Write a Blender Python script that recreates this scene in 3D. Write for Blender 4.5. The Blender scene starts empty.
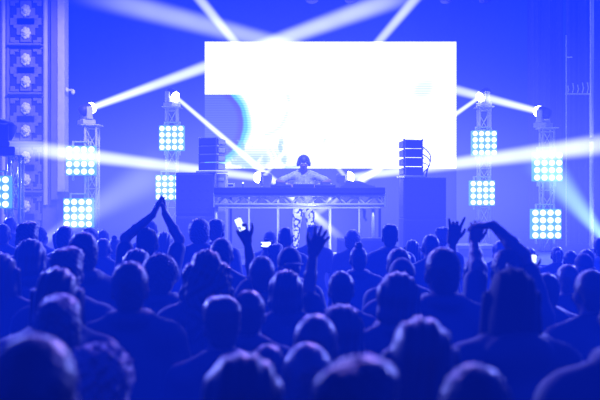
import bpy, bmesh, math, random
import numpy as np
from mathutils import Vector, Matrix

random.seed(7)
scene = bpy.context.scene
COL = scene.collection
F = 833.3          # focal length in pixels (50 mm on 36 mm)
EYE = 2.02         # camera height


def P(px, py, d):
    """A place in the hall, d metres from the photographer, seen at that pixel."""
    return Vector(((px - 300) * d / F, d, EYE - (py - 200) * d / F))


# ------------------------------------------------------------------ helpers
def tag(o, label=None, cat=None, group=None, kind=None):
    if label: o['label'] = label
    if cat: o['category'] = cat
    if group: o['group'] = group
    if kind: o['kind'] = kind
    return o


def empty(name, loc, rz=0, scale=1.0):
    o = bpy.data.objects.new(name, None)
    COL.objects.link(o)
    o.location = loc
    o.rotation_euler = (0, 0, rz)
    o.scale = (scale,) * 3
    o.empty_display_size = 0.1
    return o


def link(name, me, parent=None, mat=None):
    o = bpy.data.objects.new(name, me)
    COL.objects.link(o)
    if parent: o.parent = parent
    if mat is not None and len(me.materials) == 0: me.materials.append(mat)
    return o


class MB:
    """collects shapes, then becomes one mesh object"""
    def __init__(s):
        s.bm = bmesh.new()

    def box(s, c, size, rot=None, bevel=0.0, taper=None):
        r = bmesh.ops.create_cube(s.bm, size=1)
        vs = r['verts']
        for v in vs:
            v.co.x *= size[0]; v.co.y *= size[1]; v.co.z *= size[2]
            if taper: taper(v.co)
        if bevel:
            es = list({e for v in vs for e in v.link_edges})
            b = bmesh.ops.bevel(s.bm, geom=es, offset=bevel, segments=2, affect='EDGES', profile=.5)
            vs = list({v for f in b['faces'] for v in f.verts} | {v for v in vs if v.is_valid})
        m = Matrix.Translation(Vector(c))
        if rot is not None: m = m @ rot.to_4x4()
        bmesh.ops.transform(s.bm, matrix=m, verts=vs)
        return s

    def tube(s, a, b, r, r2=None, seg=10):
        a, b = Vector(a), Vector(b)
        d = b - a
        L = d.length
        if L < 1e-6: return s
        q = d.to_track_quat('Z', 'Y').to_matrix().to_4x4()
        res = bmesh.ops.create_cone(s.bm, cap_ends=True, segments=seg, radius1=r, radius2=r if r2 is None else r2, depth=L)
        bmesh.ops.transform(s.bm, matrix=Matrix.Translation((a + b) / 2) @ q, verts=res['verts'])
        return s

    def path(s, pts, r, seg=8):
        for a, b in zip(pts[:-1], pts[1:]): s.tube(a, b, r, seg=seg)
        for p in pts[1:-1]: s.ball(p, r, 6)
        return s

    def ball(s, c, r, seg=10, sc=(1, 1, 1)):
        res = bmesh.ops.create_uvsphere(s.bm, u_segments=seg, v_segments=max(4, seg // 2 + 1), radius=r)
        for v in res['verts']:
            v.co = Vector((v.co.x * sc[0], v.co.y * sc[1], v.co.z * sc[2])) + Vector(c)
        return s

    def lathe(s, prof, c=(0, 0, 0), axis=(0, 0, 1), seg=20):
        q = Vector(axis).to_track_quat('Z', 'Y').to_matrix()
        rings = []
        for (r, z) in prof:
            rings.append([s.bm.verts.new(Vector(c) + q @ Vector((r * math.cos(2 * math.pi * k / seg), r * math.sin(2 * math.pi * k / seg), z))) for k in range(seg)])
        for A, B in zip(rings[:-1], rings[1:]):
            for k in range(seg):
                s.bm.faces.new((A[k], A[(k + 1) % seg], B[(k + 1) % seg], B[k]))
        if prof[0][0] > 1e-4: s.bm.faces.new(rings[0][::-1])
        if prof[-1][0] > 1e-4: s.bm.faces.new(rings[-1])
        return s

    def poly(s, pts, depth, m=None):
        """prism: outline in x,z pushed along y"""
        f = [s.bm.verts.new((x, -depth / 2, z)) for x, z in pts]
        b = [s.bm.verts.new((x, depth / 2, z)) for x, z in pts]
        s.bm.faces.new(f); s.bm.faces.new(b[::-1])
        n = len(pts)
        for i in range(n): s.bm.faces.new((f[i], b[i], b[(i + 1) % n], f[(i + 1) % n]))
        if m is not None: bmesh.ops.transform(s.bm, matrix=m, verts=f + b)
        return s

    def mesh(s, name, mat=None, smooth=False):
        bmesh.ops.recalc_face_normals(s.bm, faces=s.bm.faces)
        me = bpy.data.meshes.new(name)
        s.bm.to_mesh(me); s.bm.free()
        if mat is not None: me.materials.append(mat)
        if smooth:
            for p in me.polygons: p.use_smooth = True
        return me

    def build(s, name, mat, parent=None, smooth=False):
        return link(name, s.mesh(name, mat, smooth), parent)


# ---------------------------------------------------------------- materials
def mat(name, col, rough=.6, ior=1.45, metal=0, sheen=0, noise=.15, nscale=20, emit=None, es=0, bump=0.0, sheen_tint=(1, 1, 1)):
    m = bpy.data.materials.new(name); m.use_nodes = True
    nt = m.node_tree; b = nt.nodes['Principled BSDF']
    tc = nt.nodes.new('ShaderNodeTexCoord')
    n = nt.nodes.new('ShaderNodeTexNoise'); n.inputs['Scale'].default_value = nscale; n.inputs['Detail'].default_value = 4
    nt.links.new(tc.outputs['Object'], n.inputs['Vector'])
    mx = nt.nodes.new('ShaderNodeMix'); mx.data_type = 'RGBA'
    mx.inputs[6].default_value = tuple(c * (1 - noise) for c in col) + (1,)
    mx.inputs[7].default_value = tuple(min(1, c * (1 + noise)) for c in col) + (1,)
    nt.links.new(n.outputs['Fac'], mx.inputs[0]); nt.links.new(mx.outputs[2], b.inputs['Base Color'])
    b.inputs['Roughness'].default_value = rough; b.inputs['Metallic'].default_value = metal
    b.inputs['IOR'].default_value = ior
    if sheen:
        b.inputs['Sheen Weight'].default_value = sheen; b.inputs['Sheen Roughness'].default_value = .22
        b.inputs['Sheen Tint'].default_value = tuple(sheen_tint) + (1,)
    if emit:
        b.inputs['Emission Color'].default_value = tuple(emit) + (1,); b.inputs['Emission Strength'].default_value = es
    if bump:
        bp = nt.nodes.new('ShaderNodeBump'); bp.inputs['Strength'].default_value = bump; bp.inputs['Distance'].default_value = .02
        nt.links.new(n.outputs['Fac'], bp.inputs['Height']); nt.links.new(bp.outputs[0], b.inputs['Normal'])
    return m


M = {}
M['skin'] = mat('skin', (.20, .12, .09), .5, noise=.08, nscale=30)
M['skin_dark'] = mat('skin_dark', (.07, .04, .028), .45, noise=.08, nscale=30)
M['hair_black'] = mat('hair_black', (.008, .007, .007), .38, ior=1.5, sheen=.06, noise=.3, nscale=90, bump=.08)
M['hair_brown'] = mat('hair_brown', (.018, .012, .009), .38, ior=1.6, sheen=.09, noise=.3, nscale=90, bump=.08)
M['hair_light'] = mat('hair_light', (.05, .036, .024), .36, ior=1.8, sheen=.2, noise=.3, nscale=90, bump=.08)
M['hair_curly_rim'] = mat('hair_curly_rim', (.22, .10, .09), .4, ior=1.8, sheen=1.0, noise=.4, nscale=70, bump=.5, sheen_tint=(1, .75, .8))  # pink rim light put into the base colour and sheen tint
M['cloth_black'] = mat('cloth_black', (.008, .008, .010), .6, ior=1.6, sheen=.12, nscale=40)
M['cloth_navy'] = mat('cloth_navy', (.012, .014, .026), .6, ior=1.6, sheen=.14, nscale=40)
M['cloth_grey'] = mat('cloth_grey', (.03, .03, .034), .85, sheen=.14, nscale=40)
M['cloth_white'] = mat('cloth_white', (.3, .3, .32), .8, sheen=.2, nscale=40)
M['denim'] = mat('denim', (.03, .04, .09), .85, nscale=80)
M['shoe'] = mat('shoe', (.02, .02, .02), .5)
M['black_metal'] = mat('black_metal', (.03, .03, .035), .4, metal=.3)
M['black_plastic'] = mat('black_plastic', (.035, .035, .04), .5)
M['grille'] = mat('grille', (.05, .05, .055), .55, metal=.4, nscale=150, noise=.5)
M['cabinet'] = mat('cabinet', (.06, .06, .065), .6, nscale=50)
M['cabinet_side'] = mat('cabinet_side', (.3, .3, .32), .6, nscale=50)
M['alu'] = mat('alu', (.72, .72, .76), .4, metal=.35, nscale=30)
M['blinder_bloom_face'] = mat('blinder_bloom_face', (.1, .16, .2), .5, metal=.2, emit=(.10, .42, .95), es=.8)  # cyan bloom between the lamps put into the housing as emission
M['pale_plastic'] = mat('pale_plastic', (.55, .55, .58), .45)
M['white_metal'] = mat('white_metal', (.8, .8, .82), .4)
M['table_cloth'] = mat('table_cloth', (.02, .02, .025), .8, nscale=50)
M['deck'] = mat('deck', (.10, .10, .11), .4, nscale=6)
M['floor'] = mat('floor', (.02, .02, .022), .6, nscale=3)
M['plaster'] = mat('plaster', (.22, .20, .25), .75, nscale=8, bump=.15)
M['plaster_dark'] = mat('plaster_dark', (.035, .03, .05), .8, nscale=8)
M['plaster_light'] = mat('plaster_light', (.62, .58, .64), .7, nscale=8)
M['ceiling'] = mat('ceiling', (.05, .05, .06), .9)
M['drape'] = mat('drape', (.03, .03, .036), .9, sheen=.2, nscale=30)
M['rosette_lit'] = mat('rosette_lit', (.85, .82, .86), .6, nscale=10)  # plaster lightened to carry the light that the rosettes catch
M['hair_matte'] = mat('hair_matte', (.006, .005, .006), .7, ior=1.35, sheen=.05, nscale=90)
M['eye'] = mat('eye', (.7, .7, .7), .2)


def emat(name, col, s):
    m = bpy.data.materials.new(name); m.use_nodes = True
    nt = m.node_tree; nt.nodes.clear()
    e = nt.nodes.new('ShaderNodeEmission'); o = nt.nodes.new('ShaderNodeOutputMaterial')
    e.inputs['Color'].default_value = tuple(col) + (1,); e.inputs['Strength'].default_value = s
    nt.links.new(e.outputs[0], o.inputs['Surface'])
    return m


M['lamp'] = emat('lamp', (.95, 1.2, 1.6), 1.35)
M['lens'] = emat('lens', (.9, .94, 1), 14)
M['phone_glow'] = emat('phone_glow', (.75, .9, 1), 2.2)
M['led'] = emat('led', (.6, .8, 1), 3)


class N:
    """tiny node-maths writer"""
    def __init__(s, nt): s.nt = nt

    def m(s, op, a, b=None, c=None, clamp=False):
        n = s.nt.nodes.new('ShaderNodeMath'); n.operation = op; n.use_clamp = clamp
        for i, v in enumerate((a, b, c)):
            if v is None: continue
            if isinstance(v, (int, float)): n.inputs[i].default_value = v
            else: s.nt.links.new(v, n.inputs[i])
        return n.outputs[0]

    def step(s, x, e0, e1):
        n = s.nt.nodes.new('ShaderNodeMapRange'); n.interpolation_type = 'SMOOTHSTEP'
        s.nt.links.new(x, n.inputs[0]); n.inputs[1].default_value = e0; n.inputs[2].default_value = e1
        return n.outputs[0]

    def mix(s, f, a, b):
        n = s.nt.nodes.new('ShaderNodeMix'); n.data_type = 'RGBA'
        if isinstance(f, (int, float)): n.inputs[0].default_value = f
        else: s.nt.links.new(f, n.inputs[0])
        for i, v in ((6, a), (7, b)):
            if isinstance(v, tuple): n.inputs[i].default_value = v + (1,)
            else: s.nt.links.new(v, n.inputs[i])
        return n.outputs[2]


# ------------------------------------------------------------ SDF modelling
def rc(a, b, ra, rb=None):
    a = np.array(a, float); b = np.array(b, float); rb = ra if rb is None else rb
    R = max(ra, rb)
    lo = np.minimum(a, b) - R; hi = np.maximum(a, b) + R

    def f(X, Y, Z):
        ba = b - a; L = float(ba @ ba) + 1e-9
        px, py, pz = X - a[0], Y - a[1], Z - a[2]
        t = np.clip((px * ba[0] + py * ba[1] + pz * ba[2]) / L, 0, 1)
        return np.sqrt((px - t * ba[0]) ** 2 + (py - t * ba[1]) ** 2 + (pz - t * ba[2]) ** 2) - (ra + (rb - ra) * t)
    return (f, lo, hi)


def el(c, r, rot=None):
    c = np.array(c, float); r = np.array(r, float); R = float(r.max())
    Q = None if rot is None else np.array(rot, float)     # rows = local axes

    def f(X, Y, Z):
        x, y, z = X - c[0], Y - c[1], Z - c[2]
        if Q is not None:
            x, y, z = (Q[0, 0] * x + Q[0, 1] * y + Q[0, 2] * z, Q[1, 0] * x + Q[1, 1] * y + Q[1, 2] * z, Q[2, 0] * x + Q[2, 1] * y + Q[2, 2] * z)
        k0 = np.sqrt((x / r[0]) ** 2 + (y / r[1]) ** 2 + (z / r[2]) ** 2)
        k1 = np.sqrt((x / r[0] ** 2) ** 2 + (y / r[1] ** 2) ** 2 + (z / r[2] ** 2) ** 2) + 1e-9
        return k0 * (k0 - 1) / k1
    d = r if Q is None else np.array([R] * 3)
    return (f, c - d, c + d)


def rbox(c, hs, r):
    c = np.array(c, float); hs = np.array(hs, float)

    def f(X, Y, Z):
        qx, qy, qz = np.abs(X - c[0]) - hs[0] + r, np.abs(Y - c[1]) - hs[1] + r, np.abs(Z - c[2]) - hs[2] + r
        return np.sqrt(np.maximum(qx, 0) ** 2 + np.maximum(qy, 0) ** 2 + np.maximum(qz, 0) ** 2) + np.minimum(np.maximum(qx, np.maximum(qy, qz)), 0) - r
    return (f, c - hs, c + hs)


def sdf_mesh(name, prims, h, subs=(), cut=None, noise=None, inflate=0.0, matl=None):
    """prims: (primitive, blend radius); subs: primitives carved out; cut(X,Y,Z): a further intersected distance"""
    pad = 3 * h + inflate
    lo = np.min([p[0][1] for p in prims], axis=0) - pad
    hi = np.max([p[0][2] for p in prims], axis=0) + pad
    n = np.ceil((hi - lo) / h).astype(int) + 1
    ax = [lo[i] + h * np.arange(n[i]) for i in range(3)]
    D = np.full(n, 0.15, np.float32)

    def block(l, h_):
        i0 = np.maximum(0, np.floor((l - lo) / h).astype(int)); i1 = np.minimum(n, np.ceil((h_ - lo) / h).astype(int) + 1)
        sl = tuple(slice(int(a), int(b)) for a, b in zip(i0, i1))
        X = ax[0][sl[0]][:, None, None]; Y = ax[1][sl[1]][None, :, None]; Z = ax[2][sl[2]][None, None, :]
        return sl, X, Y, Z
    for (p, k) in prims:
        q = max(k, 0) + inflate + 3 * h
        sl, X, Y, Z = block(p[1] - q, p[2] + q)
        d = p[0](X, Y, Z) - inflate
        A = D[sl]
        if k > 1e-5:
            w = np.clip(.5 + .5 * (A - d) / k, 0, 1)
            D[sl] = A * (1 - w) + d * w - k * w * (1 - w)
        else:
            D[sl] = np.minimum(A, d)
    if noise is not None:
        sl, X, Y, Z = block(lo, hi)
        D = D + noise(X, Y, Z).astype(np.float32)
    for (p, k) in subs:
        q = k + 3 * h
        sl, X, Y, Z = block(p[1] - q, p[2] + q)
        d = -p[0](X, Y, Z); A = D[sl]
        w = np.clip(.5 - .5 * (A - d) / max(k, 1e-5), 0, 1)
        D[sl] = A * (1 - w) + d * w + k * w * (1 - w)
    if cut is not None:
        sl, X, Y, Z = block(lo, hi)
        D = np.maximum(D, cut(X, Y, Z))
    S = D < 0
    # surface nets
    c = np.zeros(tuple(x - 1 for x in n), np.int8)
    for dx in (0, 1):
        for dy in (0, 1):
            for dz in (0, 1):
                c += S[dx:n[0] - 1 + dx, dy:n[1] - 1 + dy, dz:n[2] - 1 + dz]
    I = np.argwhere((c > 0) & (c < 8))
    idx = np.full(c.shape, -1, np.int32); idx[tuple(I.T)] = np.arange(len(I))
    acc = np.zeros((len(I), 3)); cnt = np.zeros(len(I))
    corners = [(x, y, z) for x in (0, 1) for y in (0, 1) for z in (0, 1)]
    V = {q: D[I[:, 0] + q[0], I[:, 1] + q[1], I[:, 2] + q[2]].astype(float) for q in corners}
    for a in corners:
        for k in range(3):
            if a[k]: continue
            b = list(a); b[k] = 1; b = tuple(b)
            va, vb = V[a], V[b]
            m = (va < 0) != (vb < 0)
            t = np.where(m, va / np.where(np.abs(va - vb) < 1e-9, 1e-9, va - vb), 0)
            for j in range(3):
                acc[:, j] += np.where(m, a[j] + (t if j == k else 0), 0)
            cnt += m
    co = lo + h * (I + acc / cnt[:, None])
    faces = []
    for k in range(3):
        a1, a2 = (k + 1) % 3, (k + 2) % 3
        s0 = [slice(None)] * 3; s1 = [slice(None)] * 3
        s0[k] = slice(0, -1); s1[k] = slice(1, None)
        A, B = S[tuple(s0)], S[tuple(s1)]
        E = np.argwhere(A != B)
        if not len(E): continue
        ok = (E[:, a1] > 0) & (E[:, a2] > 0) & (E[:, a1] < n[a1] - 1) & (E[:, a2] < n[a2] - 1)
        E = E[ok]
        fl = A[tuple(E.T)]

        def at(o1, o2):
            q = E.copy(); q[:, a1] -= o1; q[:, a2] -= o2
            return idx[tuple(q.T)]
        q = np.stack([at(1, 1), at(0, 1), at(0, 0), at(1, 0)], 1)
        q[~fl] = q[~fl][:, ::-1]
        faces.append(q)
    Fq = np.concatenate(faces)
    me = bpy.data.meshes.new(name)
    me.vertices.add(len(co)); me.vertices.foreach_set('co', co.astype(np.float32).ravel())
    me.loops.add(Fq.size); me.loops.foreach_set('vertex_index', Fq.ravel().astype(np.int32))
    me.polygons.add(len(Fq))
    me.polygons.foreach_set('loop_start', np.arange(0, Fq.size, 4, dtype=np.int32))
    me.polygons.foreach_set('use_smooth', np.ones(len(Fq), bool))
    me.update(calc_edges=True); me.validate()
    if matl is not None: me.materials.append(matl)
    return me
# ------------------------------------------------------------------- people
def nrm(v):
    v = np.array(v, float); return v / (np.linalg.norm(v) + 1e-9)


def hand(pr, w, d, n, t, curls=(.35, .4, .45, .5), spread=.12, fat=1.0, thumb=.6, size=1.0):
    """w wrist, d direction of the fingers, n the way the palm faces, t towards the thumb side"""
    w = np.array(w, float); d = nrm(d); n = np.array(n, float); n = nrm(n - d * (n @ d))
    s = np.cross(d, n); s = s if s @ np.array(t, float) > 0 else -s
    offs, base, lens = [[v * size for v in q] for q in ((.031, .0105, -.0105, -.030), (.088, .093, .089, .080), (.073, .081, .075, .058))]
    for k in range(4):
        kn = w + d * base[k] + s * offs[k]
        pr.append((rc(w + s * offs[k] * .6, kn, .0155 * fat, .0125 * fat), .014))
        ang = spread * (1.5 - k); dk = nrm(d * math.cos(ang) + s * math.sin(ang))
        p = kn; a = curls[k] * .5
        for frac, r0, r1 in ((.45, .0098, .0088), (.31, .0088, .008), (.24, .008, .0068)):
            v = dk * math.cos(a) + n * math.sin(a)
            q = p + v * lens[k] * frac
            pr.append((rc(p, q, r0 * fat, r1 * fat), .004)); p = q; a += curls[k]
    b0 = w + d * .022 + s * .022 + n * .006
    b1 = b0 + nrm(d * .75 + s * thumb + n * .25) * .045
    b2 = b1 + nrm(d * .9 + s * thumb * .7 + n * .25) * .032
    b3 = b2 + nrm(d + s * thumb * .35 + n * .2) * .026
    pr.append((rc(b0, b1, .0165 * fat, .012 * fat), .012)); pr.append((rc(b1, b2, .0112 * fat, .0098 * fat), .005)); pr.append((rc(b2, b3, .0096 * fat, .0075 * fat), .004))


SH = (.185, -.015, 1.40)
REST = dict(elbow=(.245, -.045, 1.125), wrist=(.235, .055, .885), d=(-.02, .12, -1), n=(-1, 0, 0), t=(0, 1, 0), curls=(.4, .45, .5, .55))
FOLD = dict(elbow=(.245, -.03, 1.125), wrist=(.10, .17, 1.06), d=(-.75, .6, .1), n=(0, -.5, -.8), t=(0, .6, .5), curls=(.6, .65, .7, .75))


def side(a, sgn):
    """a right-hand arm description mirrored to either side"""
    if 'abs' in a: return a
    r = dict(a)
    for k in ('elbow', 'wrist', 'd', 'n', 't'):
        v = a[k]; r[k] = (v[0] * sgn, v[1], v[2])
    return r


def make_body(key, left, right, h=.0095, face=False, bend=None, open_legs=.0):
    """one continuous body plus the clothes that follow it"""
    bd = bend or (lambda p: p)

    def RC(a, b, ra, rb=None): return rc(bd(a), bd(b), ra, rb)
    def EL(c, r): return el(bd(c), r)
    head = [(EL((0, -.010, 1.655), (.074, .094, .096)), 0), (EL((0, .032, 1.585), (.054, .062, .066)), .04),
            (EL((0, .052, 1.545), (.03, .035, .025)), .02),
            (RC((0, .088, 1.645), (0, .108, 1.607), .010, .0145), .012),
            (RC((-.012, .1, 1.602), (.012, .1, 1.602), .009), .006),
            (RC((-.045, .07, 1.668), (.045, .07, 1.668), .012), .02),
            (RC((-.018, .088, 1.568), (.018, .088, 1.568), .007), .005), (RC((-.014, .087, 1.558), (.014, .087, 1.558), .007), .005)]
    for s in (-1, 1):
        head.append((EL((s * .077, -.008, 1.62), (.011, .022, .032)), .008))
        head.append((EL((s * .05, .06, 1.61), (.022, .025, .02)), .02))
    eyesub = [(EL((s * .031, .098, 1.645), (.016, .014, .010)), .008) for s in (-1, 1)]
    neck = [(RC((0, -.03, 1.44), (0, -.014, 1.58), .062, .054), .03)]
    torso = [(EL((0, -.01, 1.27), (.168, .112, .20)), .05), (EL((0, 0, 1.08), (.142, .1, .16)), .06), (EL((0, -.005, .93), (.165, .115, .13)), .06),
             (RC((-.17, -.02, 1.395), (.17, -.02, 1.395), .062), .05)]
    traps = [(RC((s * .02, -.035, 1.50), (s * .15, -.025, 1.42), .045, .05), .04) for s in (-1, 1)]
    arms = []; fores = []; hands = []
    for s, a0 in ((-1, left), (1, right)):
        a = side(a0, s)
        S = (s * SH[0], SH[1], SH[2])
        Sb = bd(S) if 'abs' in a else S
        g = (lambda A, B, ra, rb=None: rc(A, B, ra, rb)) if 'abs' in a else RC
        if 'abs' in a: S = Sb
        arms.append((g(S, a['elbow'], .054, .041), .03))
        m = np.array(a['elbow']) * .62 + np.array(a['wrist']) * .38
        fores.append((g(a['elbow'], m, .041, .040), .015)); fores.append((g(m, a['wrist'], .040, .026), .012))
        hands.append((a, s))
    legs = []; feet = []
    for s in (-1, 1):
        k = open_legs
        legs += [(rc((s * .088, 0, .90), (s * (.1 + k * .6), .02, .50), .088, .058), .03),
                 (rc((s * (.1 + k * .6), .02, .50), (s * (.1 + k * .8), -.012, .32), .056, .058), .015), (rc((s * (.1 + k * .8), -.012, .32), (s * (.1 + k), -.025, .09), .057, .038), .01)]
        feet += [(rc((s * (.1 + k), -.04, .045), (s * (.115 + k), .13, .034), .04, .033), .02)]
    hp = []
    for a, s in hands:
        hand(hp, a['wrist'], a['d'], a['n'], a['t'], a.get('curls', (.4,) * 4), a.get('spread', .1), a.get('fat', 1.0), a.get('thumb', .6), a.get('size', 1.0))
    allp = head + neck + traps + torso + arms + fores + hp + legs + feet
    body = sdf_mesh('person_body', allp, h, subs=eyesub)
    out = {'body': body}

    def ncut(rx):
        q = el(bd((0, .012, 1.535)), (rx, rx + .012, .085))[0]
        return lambda X, Y, Z: -q(X, Y, Z)
    core = torso + traps
    sl = []
    for s, a0 in ((-1, left), (1, right)):
        a = side(a0, s); S = np.array((s * SH[0], SH[1], SH[2]))
        if 'abs' in a: S = np.array(bd(S))
        E = np.array(a['elbow']); W = np.array(a['wrist'])
        if bend and 'abs' not in a: S, E, W = (np.array(bd(x)) for x in (S, E, W))
        sl.append((S, E, W))
    tee = core + [(rc(S, S + (E - S) * .72, .058, .052), .03) for S, E, W in sl]
    longs = core + [(rc(S, E, .060, .048), .03) for S, E, W in sl] + [(rc(E, E + (W - E) * .93, .048, .035), .02) for S, E, W in sl]
    lowcut = lambda X, Y, Z: .86 - Z
    hs = .011
    out['tee'] = sdf_mesh('shirt', tee, hs, cut=lambda X, Y, Z: np.maximum(ncut(.072)(X, Y, Z), lowcut(X, Y, Z)), inflate=.013, noise=lambda X, Y, Z: .003 * np.sin(38 * Z + 9 * X) * np.sin(23 * X + 3))
    out['long'] = sdf_mesh('shirt', longs, hs, cut=lambda X, Y, Z: np.maximum(ncut(.070)(X, Y, Z), lowcut(X, Y, Z)), inflate=.017, noise=lambda X, Y, Z: .004 * np.sin(30 * Z + 9 * X) * np.sin(19 * X + 3))
    hood = longs + [(el(bd((0, -.10, 1.455)), (.105, .055, .07)), .03), (rc(bd((-.09, -.05, 1.475)), bd((-.06, .07, 1.42)), .03), .02), (rc(bd((.09, -.05, 1.475)), bd((.06, .07, 1.42)), .03), .02)]
    out['hoodie'] = sdf_mesh('hoodie', hood, hs, cut=lambda X, Y, Z: np.maximum(ncut(.062)(X, Y, Z), lowcut(X, Y, Z)), inflate=.02, noise=lambda X, Y, Z: .004 * np.sin(30 * Z + 9 * X) * np.sin(19 * X + 3))
    ring = []
    for k in range(12):
        pa, pb = [(.078 * math.sin(t), -.008 - .085 * math.cos(t), 1.505) for t in (math.radians(-132 + 22 * k), math.radians(-110 + 22 * k))]
        ring.append((rc(bd(pa), bd(pb), .017), .01))
    out['jacket'] = sdf_mesh('jacket', longs + ring, hs, cut=lambda X, Y, Z: lowcut(X, Y, Z), subs=[(el(bd((0, .012, 1.545)), (.062, .072, .1)), .01)], inflate=.02, noise=lambda X, Y, Z: .004 * np.sin(26 * Z + 9 * X) * np.sin(19 * X + 3))
    out['trousers'] = sdf_mesh('trousers', [torso[2]] + legs, .013, cut=lambda X, Y, Z: np.maximum(Z - .985, .055 - Z), inflate=.011)
    out['shoes'] = sdf_mesh('shoes', feet + [(rc((s * (.1 + open_legs), -.03, .06), (s * (.1 + open_legs), -.03, .09), .042), .02) for s in (-1, 1)], .011, cut=lambda X, Y, Z: -Z, inflate=.009)
    return out


def sines(a, f, ph=0):
    return lambda X, Y, Z: a * (np.sin(f * X + ph + 2 * np.sin(f * .37 * Z)) * np.sin(f * .93 * Y + 1.3 * ph + 1.5 * np.sin(f * .41 * X)) * np.sin(f * 1.07 * Z + .7 + ph) + .5 * np.sin(f * 1.9 * X + ph) * np.sin(f * 2.1 * Z) * np.sin(f * 1.8 * Y + ph))


FACE = [(el((0, .125, 1.585), (.08, .095, .115)), .01)] + [(el((s * .088, .012, 1.612), (.02, .03, .042)), .006) for s in (-1, 1)]
FACE_L = [(el((0, .135, 1.57), (.07, .1, .13)), .02)]
HAIR = {}


def make_hair():
    base = [(el((0, -.020, 1.668), (.083, .103, .098)), 0), (el((0, -.072, 1.598), (.064, .04, .07)), .03)]
    low = lambda z: (lambda X, Y, Z: z - Z)
    H = .0045
    HAIR['short'] = sdf_mesh('hair', base, H, FACE, low(1.55), sines(.002, 150))
    HAIR['buzz'] = sdf_mesh('hair', [(el((0, -.016, 1.662), (.079, .099, .097)), 0), (el((0, -.07, 1.6), (.06, .038, .06)), .03)], H, FACE, low(1.56), sines(.0015, 200))
    HAIR['messy'] = sdf_mesh('hair', base + [(el((.02, .0, 1.73), (.07, .08, .05)), .02), (el((-.03, -.06, 1.72), (.05, .05, .05)), .02)], H, FACE, low(1.55), sines(.004, 120, 1))
    HAIR['curly'] = sdf_mesh('hair', [(el((0, -.03, 1.672), (.108, .118, .112)), 0), (el((0, -.07, 1.6), (.095, .06, .08)), .03)], H, FACE_L, low(1.53), sines(.005, 150, .5))
    HAIR['ringlets'] = sdf_mesh('hair', [(el((0, -.03, 1.672), (.112, .122, .112)), 0), (el((0, -.07, 1.59), (.1, .07, .09)), .03)], .005, FACE_L, low(1.50), sines(.014, 75, .5))
    HAIR['afro'] = sdf_mesh('hair', [(el((0, -.03, 1.69), (.135, .14, .13)), 0)], H, FACE_L, low(1.56), sines(.009, 140, .9))
    HAIR['flat'] = sdf_mesh('hair', [(rbox((0, -.018, 1.690), (.083, .1, .085), .066), 0), (el((0, -.072, 1.6), (.064, .04, .07)), .03)], H, FACE, low(1.55), sines(.002, 140, 3))
    cur = [(el((0, -.05, 1.53), (.098, .06, .20)), .03)] + [(rc((s * .078, -.01, 1.65), (s * .098, .02, 1.38), .028, .024), .03) for s in (-1, 1)]
    HAIR['long'] = sdf_mesh('hair', base + cur, .0055, FACE_L, None, lambda X, Y, Z: .004 * np.sin(150 * X + 3 * np.sin(9 * Z)) * np.ones_like(Z + Y))
    wav = [(el((0, -.07, 1.53), (.108, .065, .20)), .03), (el((0, -.09, 1.38), (.15, .05, .14)), .03)] + [(rc((s * .085, -.02, 1.66), (s * .135, .03, 1.36), .032, .035), .03) for s in (-1, 1)]
    HAIR['wavy'] = sdf_mesh('hair', base + wav, .0055, FACE_L, None, lambda X, Y, Z: .005 * np.sin(70 * X + 3 * np.sin(30 * Z)) * np.sin(45 * Z + 25 * Y) + .003 * np.sin(170 * X + 5 * np.sin(21 * Z)))
    HAIR['bun'] = sdf_mesh('hair', base + [(el((.0, -.045, 1.775), (.038, .038, .032)), .01)], H, FACE, low(1.55), sines(.002, 140, 4))
    HAIR['tail'] = sdf_mesh('hair', base + [(el((0, -.128, 1.68), (.03, .03, .03)), .015), (rc((0, -.14, 1.67), (0, -.155, 1.45), .033, .014), .015)], H, FACE, low(1.55), sines(.003, 130, 5))
    HAIR['bob'] = sdf_mesh('hair', [(el((0, -.025, 1.655), (.1, .112, .112)), 0), (el((0, -.04, 1.57), (.105, .09, .075)), .03)], H, FACE_L, low(1.50), lambda X, Y, Z: .003 * np.sin(160 * X + 3 * np.sin(9 * Z)) * np.ones_like(Z + Y))
    HAIR['nape'] = sdf_mesh('hair', base, H, FACE, lambda X, Y, Z: np.maximum(1.55 - Z, Z - 1.66), sines(.003, 130))
    cap = [(el((0, -.012, 1.668), (.09, .108, .104)), 0)]
    HAIR['cap_crown'] = sdf_mesh('cap', cap + [(el((0, .13, 1.672), (.075, .08, .010)), .01), (el((0, -.012, 1.772), (.009, .009, .006)), .003)], H, [], lambda X, Y, Z: 1.655 + .0 * X - Z)
    HAIR['cap_back'] = sdf_mesh('cap', cap + [(el((0, -.15, 1.655), (.07, .075, .011)), .01), (el((0, -.012, 1.772), (.009, .009, .006)), .003)], H, [], lambda X, Y, Z: 1.64 - Z)
    HAIR['beanie'] = sdf_mesh('beanie', [(el((0, -.02, 1.68), (.09, .11, .112)), 0), (rbox((0, -.018, 1.635), (.092, .112, .028), .025), .01)], H, [(el((0, .125, 1.57), (.07, .07, .08)), .01)], lambda X, Y, Z: 1.61 - Z, lambda X, Y, Z: .0018 * np.sin(180 * np.arctan2(X, Y + .02) / 3) * np.ones_like(Z))


make_hair()
BODY = {}
BODY['rest'] = make_body('rest', REST, REST)
BODY['fold'] = make_body('fold', FOLD, FOLD)
PEOPLE = []


def slot(o, m):
    if not len(o.data.materials): o.data.materials.append(None)
    o.material_slots[0].link = 'OBJECT'; o.material_slots[0].material = m


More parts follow.
